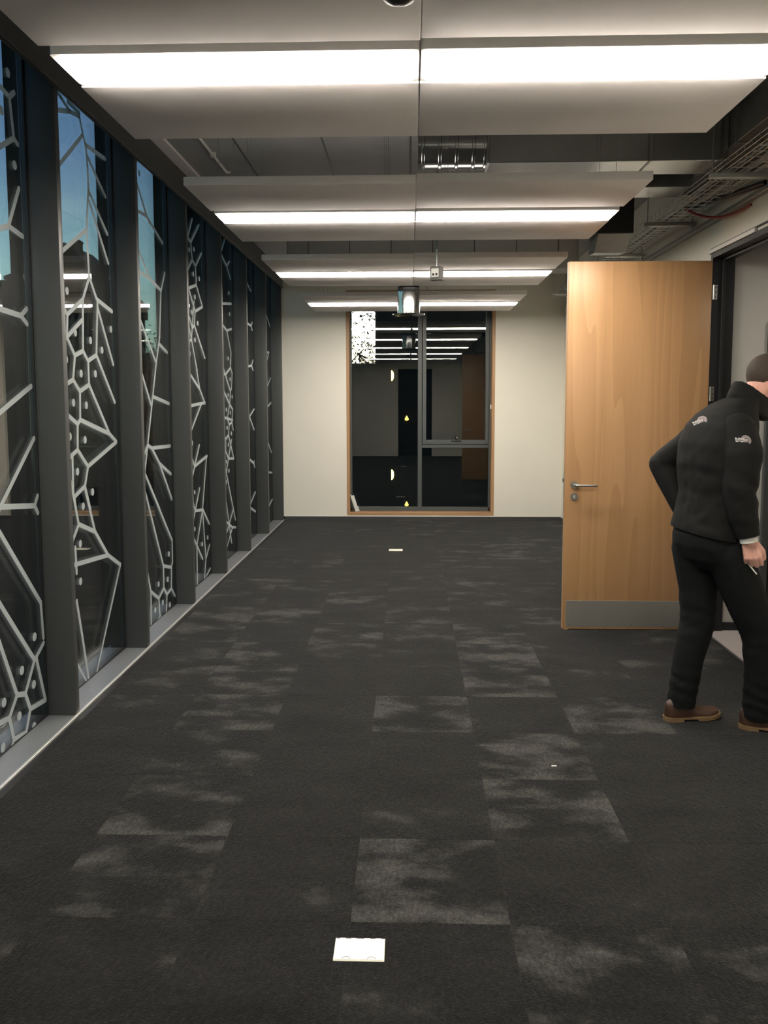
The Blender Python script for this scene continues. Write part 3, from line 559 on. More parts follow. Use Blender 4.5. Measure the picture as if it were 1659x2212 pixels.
t = thing('cable_tray', (1.92, 5, 2.92), 'galvanised wire basket cable tray on cross struts above the oak door', 'cable tray')
TYA, TYB, TXA, TXB, TZ = .9, 10.55, 1.79, 2.02, 2.955
mb = MB()
for x in [TXA+(TXB-TXA)*i/4 for i in range(5)]: mb.tube([(x, TYA, TZ), (x, TYB, TZ)], .0026, 5)
for x in (TXA, TXB):
    for z in (.028, .056): mb.tube([(x, TYA, TZ+z), (x, TYB, TZ+z)], .0026, 5)
y = TYA
while y <= TYB:
    mb.tube([(TXA-.003, y, TZ+.058), (TXA-.003, y, TZ-.004), (TXB+.003, y, TZ-.004), (TXB+.003, y, TZ+.058)], .0024, 5); y += .1
o = mb.done('wire_mesh', M_TRIM, t); o['kind'] = 'stuff'
for k in range(8):
    y = 1.03+1.297*k
    if y > 10.6: continue
    s_ = MB().box(1.72, 2.085, y-.0205, y+.0205, 2.92, 2.948, .003).done('strut', M_TRIM if k % 2 else M_GALV2, t)
    MB().cyl((1.737, y, 2.905), (1.737, y, ZC-.003), .004, 8).cyl((1.737, y, 2.905), (1.737, y, 2.915), .009, 6).done('drop_rod', M_ROD, s_)
    MB().cyl((2.06, y, 2.895), (2.06, y, 3.11), .004, 8).cyl((2.06, y, 2.905), (2.06, y, 2.915), .009, 6).done('drop_rod', M_ROD, s_)
rc = random.Random(3)
for n_, (m_, lab, x0, z0) in enumerate(((M_GREYC, 'grey data cable lying along the wire basket tray, nearest the room', 1.83, .010), (M_BLACKPL, 'black power cable lying in the wire basket tray', 1.88, .010), (M_GREYC, 'pale grey data cable in the middle of the wire basket tray', 1.93, .010), (M_BLACKPL, 'second black cable lying in the tray on its wall side', 1.98, .010))):
    pts = [(x0+rc.uniform(-.012, .012), TYA+.02+(TYB-TYA-.04)*i/26, TZ+z0+rc.uniform(0, .006)) for i in range(27)]
    tag(MB().tube(pts, .007, 7).done('tray_cable', m_), lab, 'cable', 'cables lying in the wire tray')
def bez(p, q, c, n=10): return [Vector(p)*(1-s)**2+2*Vector(c)*s*(1-s)+Vector(q)*s*s for s in [i/n for i in range(n+1)]]
tag(MB().tube(bez((1.93, 5.95, TZ+.022), (2.092, 5.05, 2.93), (2.0, 5.6, 2.96)), .016, 9).done('dropped_cable', M_BLACKPL), 'thick black cable sagging from the tray to the wall above the doorway', 'cable')
tag(MB().tube(bez((1.90, 5.90, TZ+.02), (2.092, 5.25, 2.85), (2.04, 5.7, 2.80)), .009, 8).done('dropped_cable', M_RED), 'thin red cable looping from the tray to the wall above the doorway', 'cable')
tag(MB().box(2.055, 2.098, 2.2, 9.8, 2.865, 2.895, .003).done('cable_trunking', M_GALV2), 'slim grey trunking along the right wall under the wire tray', 'trunking')

t = thing('pendant_can', (-.008, 8.72, 2.55), 'shiny metal can with flanged rim hanging before the farthest light strip', 'fitting')
cx, cy = -.008, 8.72
MB().lathe([(.113, .262), (.118, .24), (.119, .21), (.119, .02), (.119, .0)], (cx, cy, 2.56)).done('shell', M_CHROME, t)
MB().lathe([(.118, 0), (.165, -.004), (.168, -.010), (.165, -.014), (.105, -.016), (.09, -.02)], (cx, cy, 2.56)).done('rim_flange', M_CHROME, t)
MB().lathe([(.113, .262), (.105, .285), (.06, .292), (.02, .295), (.0101, .40), (.01, .43)], (cx, cy, 2.56)).done('top_cap', M_BLACKPL, t)
t = thing('hanging_outlet_box', (.207, 6.4, 2.57), 'small grey outlet box hanging on a threaded rod before the third light strip', 'outlet')
rot = Matrix.Translation((.207, 6.4, 2.622)) @ Matrix.Rotation(R(-24), 4, 'Z')
def rbox(mb, *a, bev=0):
    q = MB(); q.box(*a, bev); b = q.bm; mb.add(b, rot); return mb
rbox(MB(), -.042, .042, -.035, .035, -.046, .048, bev=.004).done('housing', mat('grey_metal_box', (.16, .155, .15), .5, .3, var=.1), t)
fp = rbox(MB(), -.030, .030, -.039, -.035, -.032, .032, bev=.002).done('face_plate', M_WHITEPL, t)
mb = MB(); rbox(mb, -.020, -.004, -.0405, -.0385, -.022, -.004); rbox(mb, .006, .022, -.0405, -.0385, -.022, -.004); mb.done('port', M_BLACKPL, fp)
rbox(MB(), -.046, .046, -.036, .036, -.052, -.046, bev=.002).done('base_lip', M_GALV2, t)
mb = MB().cyl((.207, 6.4, 2.668), (.207, 6.4, ZC-.003), .006, 10)
for i in range(24): mb.cyl((.207, 6.4, 2.675+i*.012), (.207, 6.4, 2.680+i*.012), .0078, 10)
mb.done('threaded_rod', M_GALV, t)
t = thing('ceiling_detector', (-.03, 2.45, 2.8), 'round black sensor on the nearest felt panels, cut by the top picture edge', 'sensor')
MB().lathe([(.058, 0.0), (.058, -.012), (.05, -.02)], (-.03, 2.42, 2.8)).done('base_ring', M_BLACKPL, t)
MB().lathe([(.05, -.0195), (.042, -.03), (.02, -.04), (.0001, -.042)], (-.03, 2.42, 2.8)).done('lens', M_BLACKPL, t)

# ------------------------------------------------------------ floor boxes, sill pieces
def floor_box(x, y, lab, ang=0):
    t = thing('floor_outlet_box', (x, y, TH), lab, 'floor box', 'outlet boxes in the carpet')
    def B(mb, *a, bev=0):
        return mb.box(a[0]+x, a[1]+x, a[2]+y, a[3]+y, TH+a[4], TH+a[5], bev)
    B(MB(), -.076, .076, -.051, .051, -.004, .0035, bev=.0015).done('frame', M_CREAMPL, t)
    for s_ in (-1, 1):
        xa, xb = (-.0745, -.0008) if s_ < 0 else (.0008, .0745)
        l = B(MB(), xa, xb, -.0485, .0495, .0035, .0052, bev=.0006).done('lid', M_CREAMPL, t)
        mb = MB(); c = x+(-.0375 if s_ < 0 else .0375)
        mb.tube([(px, py, TH+.0054) for px, py in arc(c, y-.049, .0125, 10, 170, 12)], .0007, 5); mb.done('finger_pull', M_BLACKPL, l)
        mb = MB()
        for u0, u1 in (((-.073, -.062), (-.044, -.028), (-.011, -.001)) if s_ < 0 else ((.001, .012), (.030, .046), (.064, .0745))):
            B(mb, u0, u1, .0455, .0490, .0052, .0056)
        mb.done('cable_slot', M_DARKPAINT, l)
floor_box(-.148, 2.336, 'cream twin lid floor outlet box in the carpet at the front')
floor_box(-.149, 9.03, 'cream floor outlet box far back in the carpet before the window')
tag(MB().box(.645, .668, 3.612, 3.620, TH+.0002, TH+.002, .0006).done('paper_scrap', M_WHITEPL), 'tiny pale scrap lying on the carpet in front of the oak door', 'scrap')
t = thing('trunking_offcut', (WX0+T+.02, YF+.05, WZ0+T), 'white plastic accessory pieces leaning in the left corner of the window sill', 'plastic piece')
zb = WZ0+T+.001
def lean(mb, x0, z0, x1, z1, th, ya, yb, bev=.002):
    d = Vector((x1-x0, 0, z1-z0)); L = d.length; ang = math.atan2(d.x, d.z)
    q = MB(); q.box(0, th, ya, yb, 0, L, bev); mb.add(q.bm, Matrix.Translation((x0, 0, z0)) @ Matrix.Rotation(ang, 4, 'Y')); return mb
lean(MB(), -.752, zb+.003, -.826, zb+.238, .012, YF+.02, YF+.10).done('back_plate', M_WHITEPL, t)
lean(MB(), -.736, zb+.003, -.806, zb+.225, .030, YF+.03, YF+.09).done('cover', M_WHITEPL, t)
lean(MB(), -.700, zb+.006, -.7225, zb+.078, .006, YF+.028, YF+.092).done('end_cap', M_LUMH, t)

# ------------------------------------------------------------ outside: ground, opposite building, houses, trees
GZ = -3.6
M_GRD = mat('night_ground', (.005, .005, .005), .9, var=.3, spec=.03)
M_BRICK = mat('dark_brick_render', (.020, .015, .014), .85, var=.3, vscale=6, spec=.03)
M_DKWALL = mat('dark_cladding', (.008, .009, .009), .6, var=.2, spec=.03)
M_BARK = mat('bark', (.010, .008, .006), .9, var=.3, spec=.03)
M_LEAF = mat('dark_leaves', (.02, .026, .012), .8, var=.4, spec=.03)
M_ROOFT = mat('slate_roof', (.02, .02, .024), .8, var=.3, spec=.03)
o = MB().box(-120, 90, -60, 140, GZ-.5, GZ).done('ground_outside', M_GRD); st(o, 'dark ground outside the windows', 'ground')
ob = thing('opposite_building', (0, 22, GZ), 'dark building across the yard with one bright lit window', 'building')
LWX0, LWX1, LWZ0, LWZ1 = -1.53, -.90, 2.66, 4.6
ob_w = MB().box(-6.2, LWX0, 22, 30, GZ, 9.2).box(LWX1, 10, 22, 30, GZ, 9.2).box(LWX0, LWX1, 22, 30, GZ, LWZ0).box(LWX0, LWX1, 22, 30, LWZ1, 9.2).done('wall', M_DKWALL, ob)
def lit_mat():
    m, n, b = new_mat('lit_window_glow')
    t_ = n.nodes.new('ShaderNodeTexCoord'); s_ = n.nodes.new('ShaderNodeSeparateXYZ'); r_ = n.nodes.new('ShaderNodeValToRGB')
    mr = n.nodes.new('ShaderNodeMapRange'); mr.inputs[1].default_value = LWZ0; mr.inputs[2].default_value = LWZ0+1.3
    link(n, t_.outputs['Object'], s_.inputs[0]); link(n, s_.outputs[2], mr.inputs[0]); link(n, mr.outputs[0], r_.inputs[0])
    r_.color_ramp.elements[0].color = (1.0, .78, .55, 1); r_.color_ramp.elements[1].color = (1, .97, .9, 1)
    link(n, r_.outputs[0], b.inputs['Emission Color']); b.inputs['Emission Strength'].default_value = 3.2
    return m
MB().box(LWX0, LWX1, 22.12, 22.16, LWZ0, LWZ1).done('lit_pane', lit_mat(), ob)
MB().box(LWX0-.03, LWX0, 21.97, 22.0, LWZ0-.03, LWZ1).box(LWX1, LWX1+.03, 21.97, 22.0, LWZ0-.03, LWZ1).box(LWX0-.03, LWX1+.03, 21.95, 22.0, LWZ0-.06, LWZ0-.01).done('window_surround', M_BLACK, ob)
M_YEL = emit('warm_lamp_glass', (1, .72, .22), 5.5); M_YEL2 = emit('yellow_lamp_glass', (1, .62, .06), 3.5)
def wall_lamp(x, z, lab, crescent):
    t = thing('outdoor_wall_lamp', (x, 21.98, z), lab, 'lamp', 'small lamps across the yard')
    MB().box(x-.04, x-.01, 21.94, 22.0, z-.1, z+.1, .004).done('back_box', M_BLACK, t)
    if crescent:
        P = [(x-.01+.07*math.cos(R(a)), z+.14*math.sin(R(a))) for a in range(-90, 91, 15)]
        MB().prism(P, 'y', 21.93, 21.97).done('shade', M_YEL, t)
    else: MB().lathe([(.0001, -.05), (.045, -.03), (.05, 0), (.02, .06), (.0001, .09)], (x+.03, 21.93, z)).done('shade', M_YEL2, t)
wall_lamp(-.47, 2.33, 'half moon shaped lamp in the dark, upper of two through the window', True)
wall_lamp(-.47, -.30, 'half moon shaped lamp in the dark, lower of two through the window', True)
wall_lamp(-.10, 1.19, 'yellow drop shaped lamp at mid height through the window', False)
wall_lamp(-.10, -1.10, 'yellow drop shaped lamp low down through the window', False)

hs = thing('gabled_house', (-22, 50, GZ), 'dark house with sloping roof and chimney against the evening sky', 'house')
prof = [(-31, GZ), (-31, 8.9), (-24.3, 9.0), (-23.2, 9.35), (-21.7, 10.7), (-20.6, 10.95), (-19.5, 9.95), (-17.8, 8.35), (-17.05, 7.6), (-17.05, 6.95), (-17.25, 6.95), (-17.25, GZ)]
MB().prism(prof, 'y', 50, 54).done('wall', M_BRICK, hs)
MB().prism([(-24.4, 9.0), (-23.2, 9.37), (-21.7, 10.72), (-20.6, 10.98), (-19.5, 9.98), (-17.0, 7.62), (-17.0, 7.8), (-19.5, 10.15), (-20.6, 11.15), (-21.8, 10.9), (-23.3, 9.55), (-24.4, 9.2)], 'y', 49.7, 54.1).done('roof', M_ROOFT, hs)
MB().box(-20.75, -20.25, 51, 51.6, 10.8, 11.55).box(-20.8, -20.2, 50.95, 51.65, 11.4, 11.48).done('chimney', M_BRICK, hs)
MB().box(-27.9, -27.3, 49.96, 50.02, .9, 2.4).done('window', M_BLACK, hs)
ob2 = thing('outbuilding', (-21, 64, GZ), 'low dark outbuilding under the treetops beyond the house', 'building')
MB().box(-27, -15.5, 62, 67, GZ, 4.4).done('wall', M_BRICK, ob2)
MB().prism([(61.6, 4.3), (64.5, 5.5), (67.4, 4.3)], 'x', -27.3, -15.2).done('roof', M_ROOFT, ob2)
def tree(name, x, y, z0, h, cr, lab, seed, nl, leaf=.09, bough=None):
    rr = random.Random(seed)
    t = thing(name, (x, y, z0), lab, 'tree')
    wood, lv = MB(), MB()
    tips = []
    def grow(p, d, L, r, n):
        pts = [p]; q = p.copy(); dd = d.copy()
        for i in range(4):
            dd = (dd+Vector((rr.uniform(-.22, .22), rr.uniform(-.22, .22), rr.uniform(-.06, .16)))).normalized(); q = q+dd*(L/4); pts.append(q.copy())
        wood.tube(pts, [r*(1-.11*i) for i in range(5)], 6 if n > 1 else 4)
        if n == 0: tips.append(q); tips.append(pts[2]); return
        for k in range(3 if n > 1 else 4):
            a = rr.uniform(0, 6.28); sp_ = rr.uniform(.45, .95)
            nd = (dd+Vector((math.cos(a)*sp_, math.sin(a)*sp_, rr.uniform(-.05, .5)))).normalized()
            grow(pts[rr.choice((2, 3, 4))].copy(), nd, L*rr.uniform(.55, .78), r*.52, n-1)
    grow(Vector((x, y, z0)), Vector((0, 0, 1)), h*.5, h*.016, 3)
    for tp in tips:
        for k in range(nl):
            c = tp+Vector((rr.gauss(0, cr), rr.gauss(0, cr), rr.gauss(0, cr)))
            a, b_ = Vector((rr.uniform(-1, 1), rr.uniform(-1, 1), rr.uniform(-1, 1))).normalized()*leaf, Vector((rr.uniform(-1, 1), rr.uniform(-1, 1), rr.uniform(-1, 1))).normalized()*leaf*.5
            lv.poly([c-a, c+b_, c+a, c-b_])
    if bough:                                                # one long bough reaching across
        rb = random.Random(21); p0, p1 = Vector(bough[0]), Vector(bough[1])
        main = bez(p0, p1, (p0+p1)/2+Vector((.1, 0, -.18)), 14); wood.tube(main, [.030-.0015*i for i in range(15)], 7)
        for k in range(150):
            f = rb.random()**1.9; c = Vector((rb.uniform(-1.36, -.66), y+rb.uniform(-.35, .35), 2.36+1.5*f))
            r0 = min(main, key=lambda m_: (m_-c).length) if f < .45 else c+Vector((rb.uniform(-.22, .05), rb.uniform(-.05, .05), -rb.uniform(.12, .3)))
            if f < .25 and k % 3 == 0: wood.tube(bez(r0, c, (r0+c)/2+Vector((rb.uniform(-.05, .05), 0, rb.uniform(-.04, .06))), 5), [.009, .007, .006, .005, .004, .003], 4)
            else: s0 = c-(c-r0).normalized()*min(.24, (c-r0).length); wood.tube(bez(s0, c, (s0+c)/2+Vector((.015, 0, .01)), 4), .0032, 4)
            for q in range(rb.choice((2, 3, 4, 5)) if f < .5 else rb.choice((1, 2, 2, 3))):
                cc = c+Vector((rb.gauss(0, .028), rb.gauss(0, .03), rb.gauss(0, .028))); a = Vector((rb.uniform(-1, 1), rb.uniform(-.5, .5), rb.uniform(-1, 1))).normalized()*rb.uniform(.020, .036)
                b_ = a.cross(Vector((rb.uniform(-.4, .4), 1, rb.uniform(-.4, .4)))).normalized()*a.length*.5
                lv.poly([cc-a, cc+b_, cc+a, cc-b_])
    wood.done('trunk', M_BARK, t, 60); o = lv.done('foliage', M_LEAF, t, 0); o['kind'] = 'stuff'
    return t
tree('garden_tree', -4.2, 18.6, GZ, 7.0, .25, 'tree in leaf before the bright window across the yard', 5, 14, .05, ((-4.15, 18.6, .2), (-.92, 18.6, 2.92)))
tree('roadside_tree', -12.5, 41, GZ, 7.2, .42, 'dark leafy tree against the green sky beside the house', 8, 30, .13)
tree('roadside_tree', -14.4, 43, GZ, 6.2, .42, 'dark leafy tree low behind the house corner', 9, 12, .10)

# ------------------------------------------------------------ the man walking out through the door
FW, RT_ = Vector((.94, .342, 0)), Vector((.342, -.94, 0)); UP = Vector((0, 0, 1))
def V(*a): return Vector(a)
def cap(mb, p, q, r1, r2, seg=16):
    p, q = Vector(p), Vector(q); ax = (q-p).normalized(); qt = ax.to_track_quat('Z', 'Y'); rings = []
    def ring(c, r): return [c+qt @ V(r*math.cos(2*math.pi*k/seg), r*math.sin(2*math.pi*k/seg), 0) for k in range(seg)]
    for a in (-80, -55, -25): rings.append(ring(p+ax*r1*math.sin(R(a)), r1*math.cos(R(a))))
    rings.append(ring(p, r1)); rings.append(ring((p+q)/2, (r1+r2)/2)); rings.append(ring(q, r2))
    for a in (25, 55, 80): rings.append(ring(q+ax*r2*math.sin(R(a)), r2*math.cos(R(a))))
    mb.loft(rings)
def chain(mb, pts, rs):
    for a, b, r1, r2 in zip(pts, pts[1:], rs, rs[1:]): cap(mb, a, b, r1, r2)
def body_loft(mb, rows, rt=RT_, fw=FW, n=28, ex=2.5):
    rings = []
    for c, ru, rv in rows:
        P = []
        for k in range(n):
            a = 2*math.pi*k/n; ca, sa = math.cos(a), math.sin(a)
            P.append(Vector(c)+rt*(ru*abs(ca)**(2/ex)*(1 if ca >= 0 else -1))+fw*(rv*abs(sa)**(2/ex)*(1 if sa >= 0 else -1)))
        rings.append(P)
    mb.loft(rings)
def fuse(mb, name, m, parent, voxel, smooth=6, wr=None, trim=()):
    """fuses overlapping volumes into one skin, then presses cloth folds into it"""
    o = mb.done(name+'_raw', None, None, 0)
    md = o.modifiers.new('r', 'REMESH'); md.mode = 'VOXEL'; md.voxel_size = voxel; md.use_smooth_shade = True
    ms = o.modifiers.new('s', 'SMOOTH'); ms.iterations = smooth; ms.factor = .5
    dg = bpy.context.evaluated_depsgraph_get(); dg.update()
    me = bpy.data.meshes.new_from_object(o.evaluated_get(dg)); me.name = name
    old = o.data; bpy.data.objects.remove(o); bpy.data.meshes.remove(old)
    if wr:
        nr = [v.normal.copy() for v in me.vertices]
        for v, nn in zip(me.vertices, nr):
            p = v.co; d = 0
            for (c, rad, amp, sc_, dirv) in wr:
                k = 1-min(1, (p-Vector(c)).length/rad)
                if k > 0:
                    q = Vector(dirv)
                    along = p.dot(q)*sc_+2.2*noise.noise(p*9)
                    d += amp*k*(math.sin(along)*.6+noise.noise(p*sc_*.45)*.8)
            v.co = p+nn*d
    for co, no in trim:                                       # straight hems
        t_ = bmesh.new(); t_.from_mesh(me)
        r_ = bmesh.ops.bisect_plane(t_, geom=t_.verts[:]+t_.edges[:]+t_.faces[:], plane_co=co, plane_no=no, clear_outer=True)
        ed = [e_ for e_ in r_['geom_cut'] if isinstance(e_, bmesh.types.BMEdge)]
        bmesh.ops.holes_fill(t_, edges=ed, sides=0); t_.to_mesh(me); t_.free()
    for p in me.polygons: p.use_smooth = True
    if trim: me.set_sharp_from_angle(angle=R(50))
    me.materials.clear(); me.materials.append(m)
    ob = bpy.data.objects.new(name, me); C.objects.link(ob); put(ob, parent); return ob
M_SKIN = mat('skin', (.70, .375, .30), .5, var=.10, vscale=40, bump=.12, bscale=300)
M_JACK = mat('black_softshell', (.0042, .0043, .0040), .8, spec=.25, var=.15, vscale=30, bump=.25, bscale=500)
M_TROU = mat('black_trousers', (.0042, .0050, .0052), .85, spec=.2, var=.15, vscale=30, bump=.25, bscale=600)
M_SHIRT = mat('white_shirt_cotton', (.72, .70, .66), .8)
M_LEATH = mat('brown_leather', (.052, .024, .013), .42, var=.35, vscale=22, bump=.15, bscale=120)
M_SOLE = mat('tan_sole_edge', (.17, .105, .05), .6, var=.3, vscale=30)
M_HAIR = mat('brown_hair', (.045, .030, .020), .7, var=.5, vscale=160, bump=.8, bscale=260, stretch=(1, 1, .35))
M_PRINT = mat('white_print', (.62, .60, .58), .6)
M_PRINT2 = mat('mauve_grey_print', (.42, .36, .36), .6)

pr = thing('person', (1.52, 4.17, TH), 'man in black jacket and trousers walking right past the oak door', 'person')
SHR, ELR, WRR = V(1.608, 4.035, 1.515), V(1.583, 3.985, 1.215), V(1.632, 3.972, .99)
SHL, ELL, WRL = V(1.535, 4.345, 1.495), V(1.352, 4.45, 1.315), V(1.438, 4.345, 1.085)
HIR, KNR, ANR = V(1.585, 4.10, .90), V(1.752, 4.085, .49), V(1.752, 4.08, .105)
HIL, KNL, ANL = V(1.475, 4.26, .90), V(1.50, 4.24, .52), V(1.408, 4.195, .105)
NB = V(1.700, 4.215, 1.625)
# head frame: looks along the walking direction, chin dropped
HC = V(1.806, 4.245, 1.752)
hx_ = V(.93, .17, -.30).normalized(); hy_ = UP.cross(hx_).normalized(); hz_ = hx_.cross(hy_)
HM = Matrix(((hx_.x, hy_.x, hz_.x, HC.x), (hx_.y, hy_.y, hz_.y, HC.y), (hx_.z, hy_.z, hz_.z, HC.z), (0, 0, 0, 1)))
b = MB()
b.sphere((-.012, 0, .028), (.097, .075, .094), HM, 28, 20).sphere((.03, 0, -.03), (.064, .061, .075), HM).sphere((.058, 0, -.075), (.034, .036, .036), HM).sphere((.074, 0, .036), (.02, .05, .022), HM)
def hp(*a): return HM @ V(*a)
cap(b, hp(.086, 0, .02), hp(.106, 0, -.022), .008, .0125, 10); b.sphere((.098, .011, -.026), (.009, .008, .007), HM).sphere((.098, -.011, -.026), (.009, .008, .007), HM)
b.sphere((.086, 0, -.052), (.010, .024, .0065), HM).sphere((.085, 0, -.064), (.010, .021, .007), HM)
for s_ in (1, -1):
    b.sphere((.062, .036*s_, -.018), (.024, .022, .024), HM)
    eM = HM @ Matrix.Translation((-.004, .076*s_, -.004)) @ Matrix.Rotation(R(-12), 4, 'Y') @ Matrix.Rotation(R(-20*s_), 4, 'Z')
    b.sphere((0, 0, 0), (.020, .008, .032), eM).sphere((.004, .006*s_, .004), (.016, .007, .024), eM).sphere((.008, 0, -.026), (.008, .007, .010), eM)
chain(b, [HC+hx_*-.025+hz_*-.03, NB+V(.01, 0, .03), NB+V(-.05, -.01, -.09)], [.062, .060, .07])
body_loft(b, [((1.52, 4.18, .86), .11, .08), ((1.51, 4.18, .98), .135, .095), ((1.51, 4.18, 1.12), .155, .11), ((1.53, 4.185, 1.30), .175, .118), ((1.555, 4.19, 1.46), .19, .115), ((1.60, 4.2, 1.55), .13, .09), ((1.655, 4.21, 1.605), .07, .07)])
chain(b, [SHR+V(-.02, .03, 0), ELR, WRR], [.06, .048, .031]); chain(b, [SHL+V(.02, -.03, 0), ELL, WRL], [.06, .047, .031])
chain(b, [HIR, KNR, ANR, ANR+V(0, 0, -.04)], [.078, .062, .042, .04]); chain(b, [HIL, KNL, ANL, ANL+V(0, 0, -.04)], [.078, .062, .042, .04])
# right hand: loosely closed fist, back of the hand to the camera
def hand(W, D, L, N, k_=1.0):
    D, L, N = D.normalized(), L.normalized(), N.normalized()
    for off in (-.027, -.009, .009, .027): cap(b, W+L*off*.62, W+D*.092*k_+L*off*k_, .0190, .0150, 12)
    cap(b, W-D*.03, W+D*.02, .031, .030, 14)
    data = ((-.0310, .038, .024, .018, .0100), (-.0105, .046, .028, .021, .0108), (.0105, .049, .030, .022, .0112), (.0315, .046, .027, .021, .0110))
    for i, (off, l1, l2, l3, r) in enumerate(data):
        k = W+D*(.098-.004*abs(i-1.8))*k_+L*off*k_+N*.004
        al = R((42, 30, 26, 22)[i]); d1 = (D*math.cos(al)-N*math.sin(al)+L*((-.10, -.04, .0, .05)[i])).normalized()
        d2 = (-N*math.cos(R(18))-D*math.sin(R(18))-L*.12).normalized(); d3 = (-D*math.cos(R(25))+N*math.sin(R(10))).normalized()
        p1 = k+d1*l1; p2 = p1+d2*l2; p3 = p2+d3*l3
        cap(b, k, p1, r*1.14, r, 12); cap(b, p1, p2, r, r*.93, 12); cap(b, p2, p3, r*.93, r*.8, 12)
    t0 = W+D*.030+L*.026-N*.010; t1 = W+D*.074+L*.050-N*.018; t2 = W+D*.112+L*.050-N*.032; t3 = W+D*.132+L*.028-N*.044
    cap(b, t0, t1, .0178, .0138, 12); cap(b, t1, t2, .0132, .0118, 12); cap(b, t2, t3, .0118, .009, 12)
HD, HL, HN = V(.24, -.02, -.97), V(.93, -.28, .22), V(-.25, -.95, -.02)
hand(WRR, HD, HL, HN)
hand(WRL, V(.55, -.45, -.70), V(.6, .8, .0), V(-.6, .2, -.6))
fuse(b, 'body', M_SKIN, pr, .0038, 3)
e = MB().sphere((.0665, .031, .010), .0122, HM).sphere((.0665, -.031, .010), .0122, HM).done('eyes', mat('eye_white', (.7, .68, .65), .2), pr, 60)
MB().sphere((.0760, .031, .010), (.004, .0056, .0056), HM).sphere((.0760, -.031, .010), (.004, .0056, .0056), HM).done('iris', M_BLACKPL, e, 60)
# hair
hb = bmesh.new(); bmesh.ops.create_icosphere(hb, subdivisions=5, radius=1)
for v in hb.verts:
    d = v.co.normalized(); lim = -.02 if d.x > -.25 else -.02-.105*min(1, (-.25-d.x)/.55)
    v.co = V(-.014+d.x*.104, d.y*.081, .031+d.z*.101)
    edge = max(0, min(1, (v.co.z-lim-(.055 if d.x > .45 else .018*max(0, d.x+.25)))/.045)); v.tag = edge <= 0
    k = 1-.062*(1-edge)**2; v.co = V(-.014, 0, .031)+(v.co-V(-.014, 0, .031))*(k+.012*noise.noise(v.co*70)*edge)
bmesh.ops.delete(hb, geom=[v for v in hb.verts if v.tag], context='VERTS')
mb = MB(); mb.add(hb, HM); mb.done('hair', M_HAIR, pr, 60)
for s_ in (1, -1): pass
MB().sphere((.0815, .030, .034), (.006, .018, .0045), HM).sphere((.0815, -.030, .034), (.006, .018, .0045), HM).done('eyebrows', M_HAIR, pr, 60)
# jacket
b = MB()
body_loft(b, [((1.512, 4.18, .93), .196, .150), ((1.510, 4.18, 1.02), .196, .147), ((1.516, 4.18, 1.10), .182, .136), ((1.526, 4.182, 1.20), .178, .130), ((1.536, 4.186, 1.33), .205, .146), ((1.548, 4.19, 1.44), .212, .148),
              ((1.566, 4.194, 1.53), .192, .136), ((1.592, 4.20, 1.585), .155, .122), ((1.632, 4.206, 1.635), .112, .100), ((1.678, 4.213, 1.665), .086, .082)])
wr = [((1.46, 4.1, 1.24), .26, .007, 42, (.4, .1, -.9)), ((1.50, 4.05, 1.06), .22, .006, 50, (.2, .1, .97)), ((1.56, 4.08, 1.44), .18, .007, 55, (.8, .1, -.6)), ((1.53, 4.17, 1.25), .6, .002, 34, (.2, 0, .98))]
jk = fuse(b, 'jacket', M_JACK, pr, .0085, 6, wr, [((1.49, 4.18, .985), (-.17, .02, -.98))])
b = MB(); chain(b, [SHR+V(-.012, .045, -.012), V(1.600, 4.00, 1.40), ELR, V(1.606, 3.978, 1.09), WRR+V(-.002, 0, .005)], [.097, .093, .080, .070, .054])
wr = [(ELR, .20, .0065, 60, (.5, .1, .86)), (V(1.6, 3.98, 1.06), .12, .004, 95, (.1, .1, .97)), (SHR+V(-.05, 0, -.08), .16, .006, 60, (.7, .1, .7))]
slr = fuse(b, 'sleeve', M_JACK, jk, .0075, 5, wr, [(WRR+V(0, 0, .012), (WRR-ELR).normalized())])
b = MB(); chain(b, [SHL, (SHL+ELL)/2, ELL, (ELL+WRL)/2, WRL], [.080, .070, .066, .062, .054])
fuse(b, 'sleeve', M_JACK, jk, .0075, 5, [(ELL, .18, .0055, 62, (.8, .2, .5)), ((SHL+ELL)/2, .14, .004, 70, (.5, .1, .8))])
# stand-up collar: a ring wall round the neck, higher at the nape
cr_ = []
for r0, dz, in ((.082, -.045), (.082, .0), (.077, .045), (.073, .060), (.065, .060), (.065, .02), (.065, -.045)):
    P = []
    for k in range(28):
        a = 2*math.pi*k/28; fx, ry = math.sin(a), math.cos(a)
        P.append(NB+V(-.012, 0, 0)+FW*(max(0, dz)*.42)+FW*(fx*r0*1.12+ .042*(fx > 0)*fx)+RT_*(ry*r0*1.02)+UP*(dz*(1.0-.12*fx)-.050*fx+.010))
    cr_.append(P)
cm = MB(); cm.loft(cr_); fuse(cm, 'collar', M_JACK, jk, .006, 3)
cf = MB(); dr = (WRR-ELR).normalized()
qd = dr.to_track_quat('Z', 'Y'); rings = []
for r0, t in ((.040, -.04), (.0415, .0), (.0415, .012), (.0385, .013), (.0375, -.03)): rings.append([WRR+V(0, 0, -.004)+dr*t+qd @ V(r0*math.cos(k*math.pi/12), r0*math.sin(k*math.pi/12), 0) for k in range(24)])
cf.loft(rings).done('shirt_cuff', M_SHIRT, pr, 40)
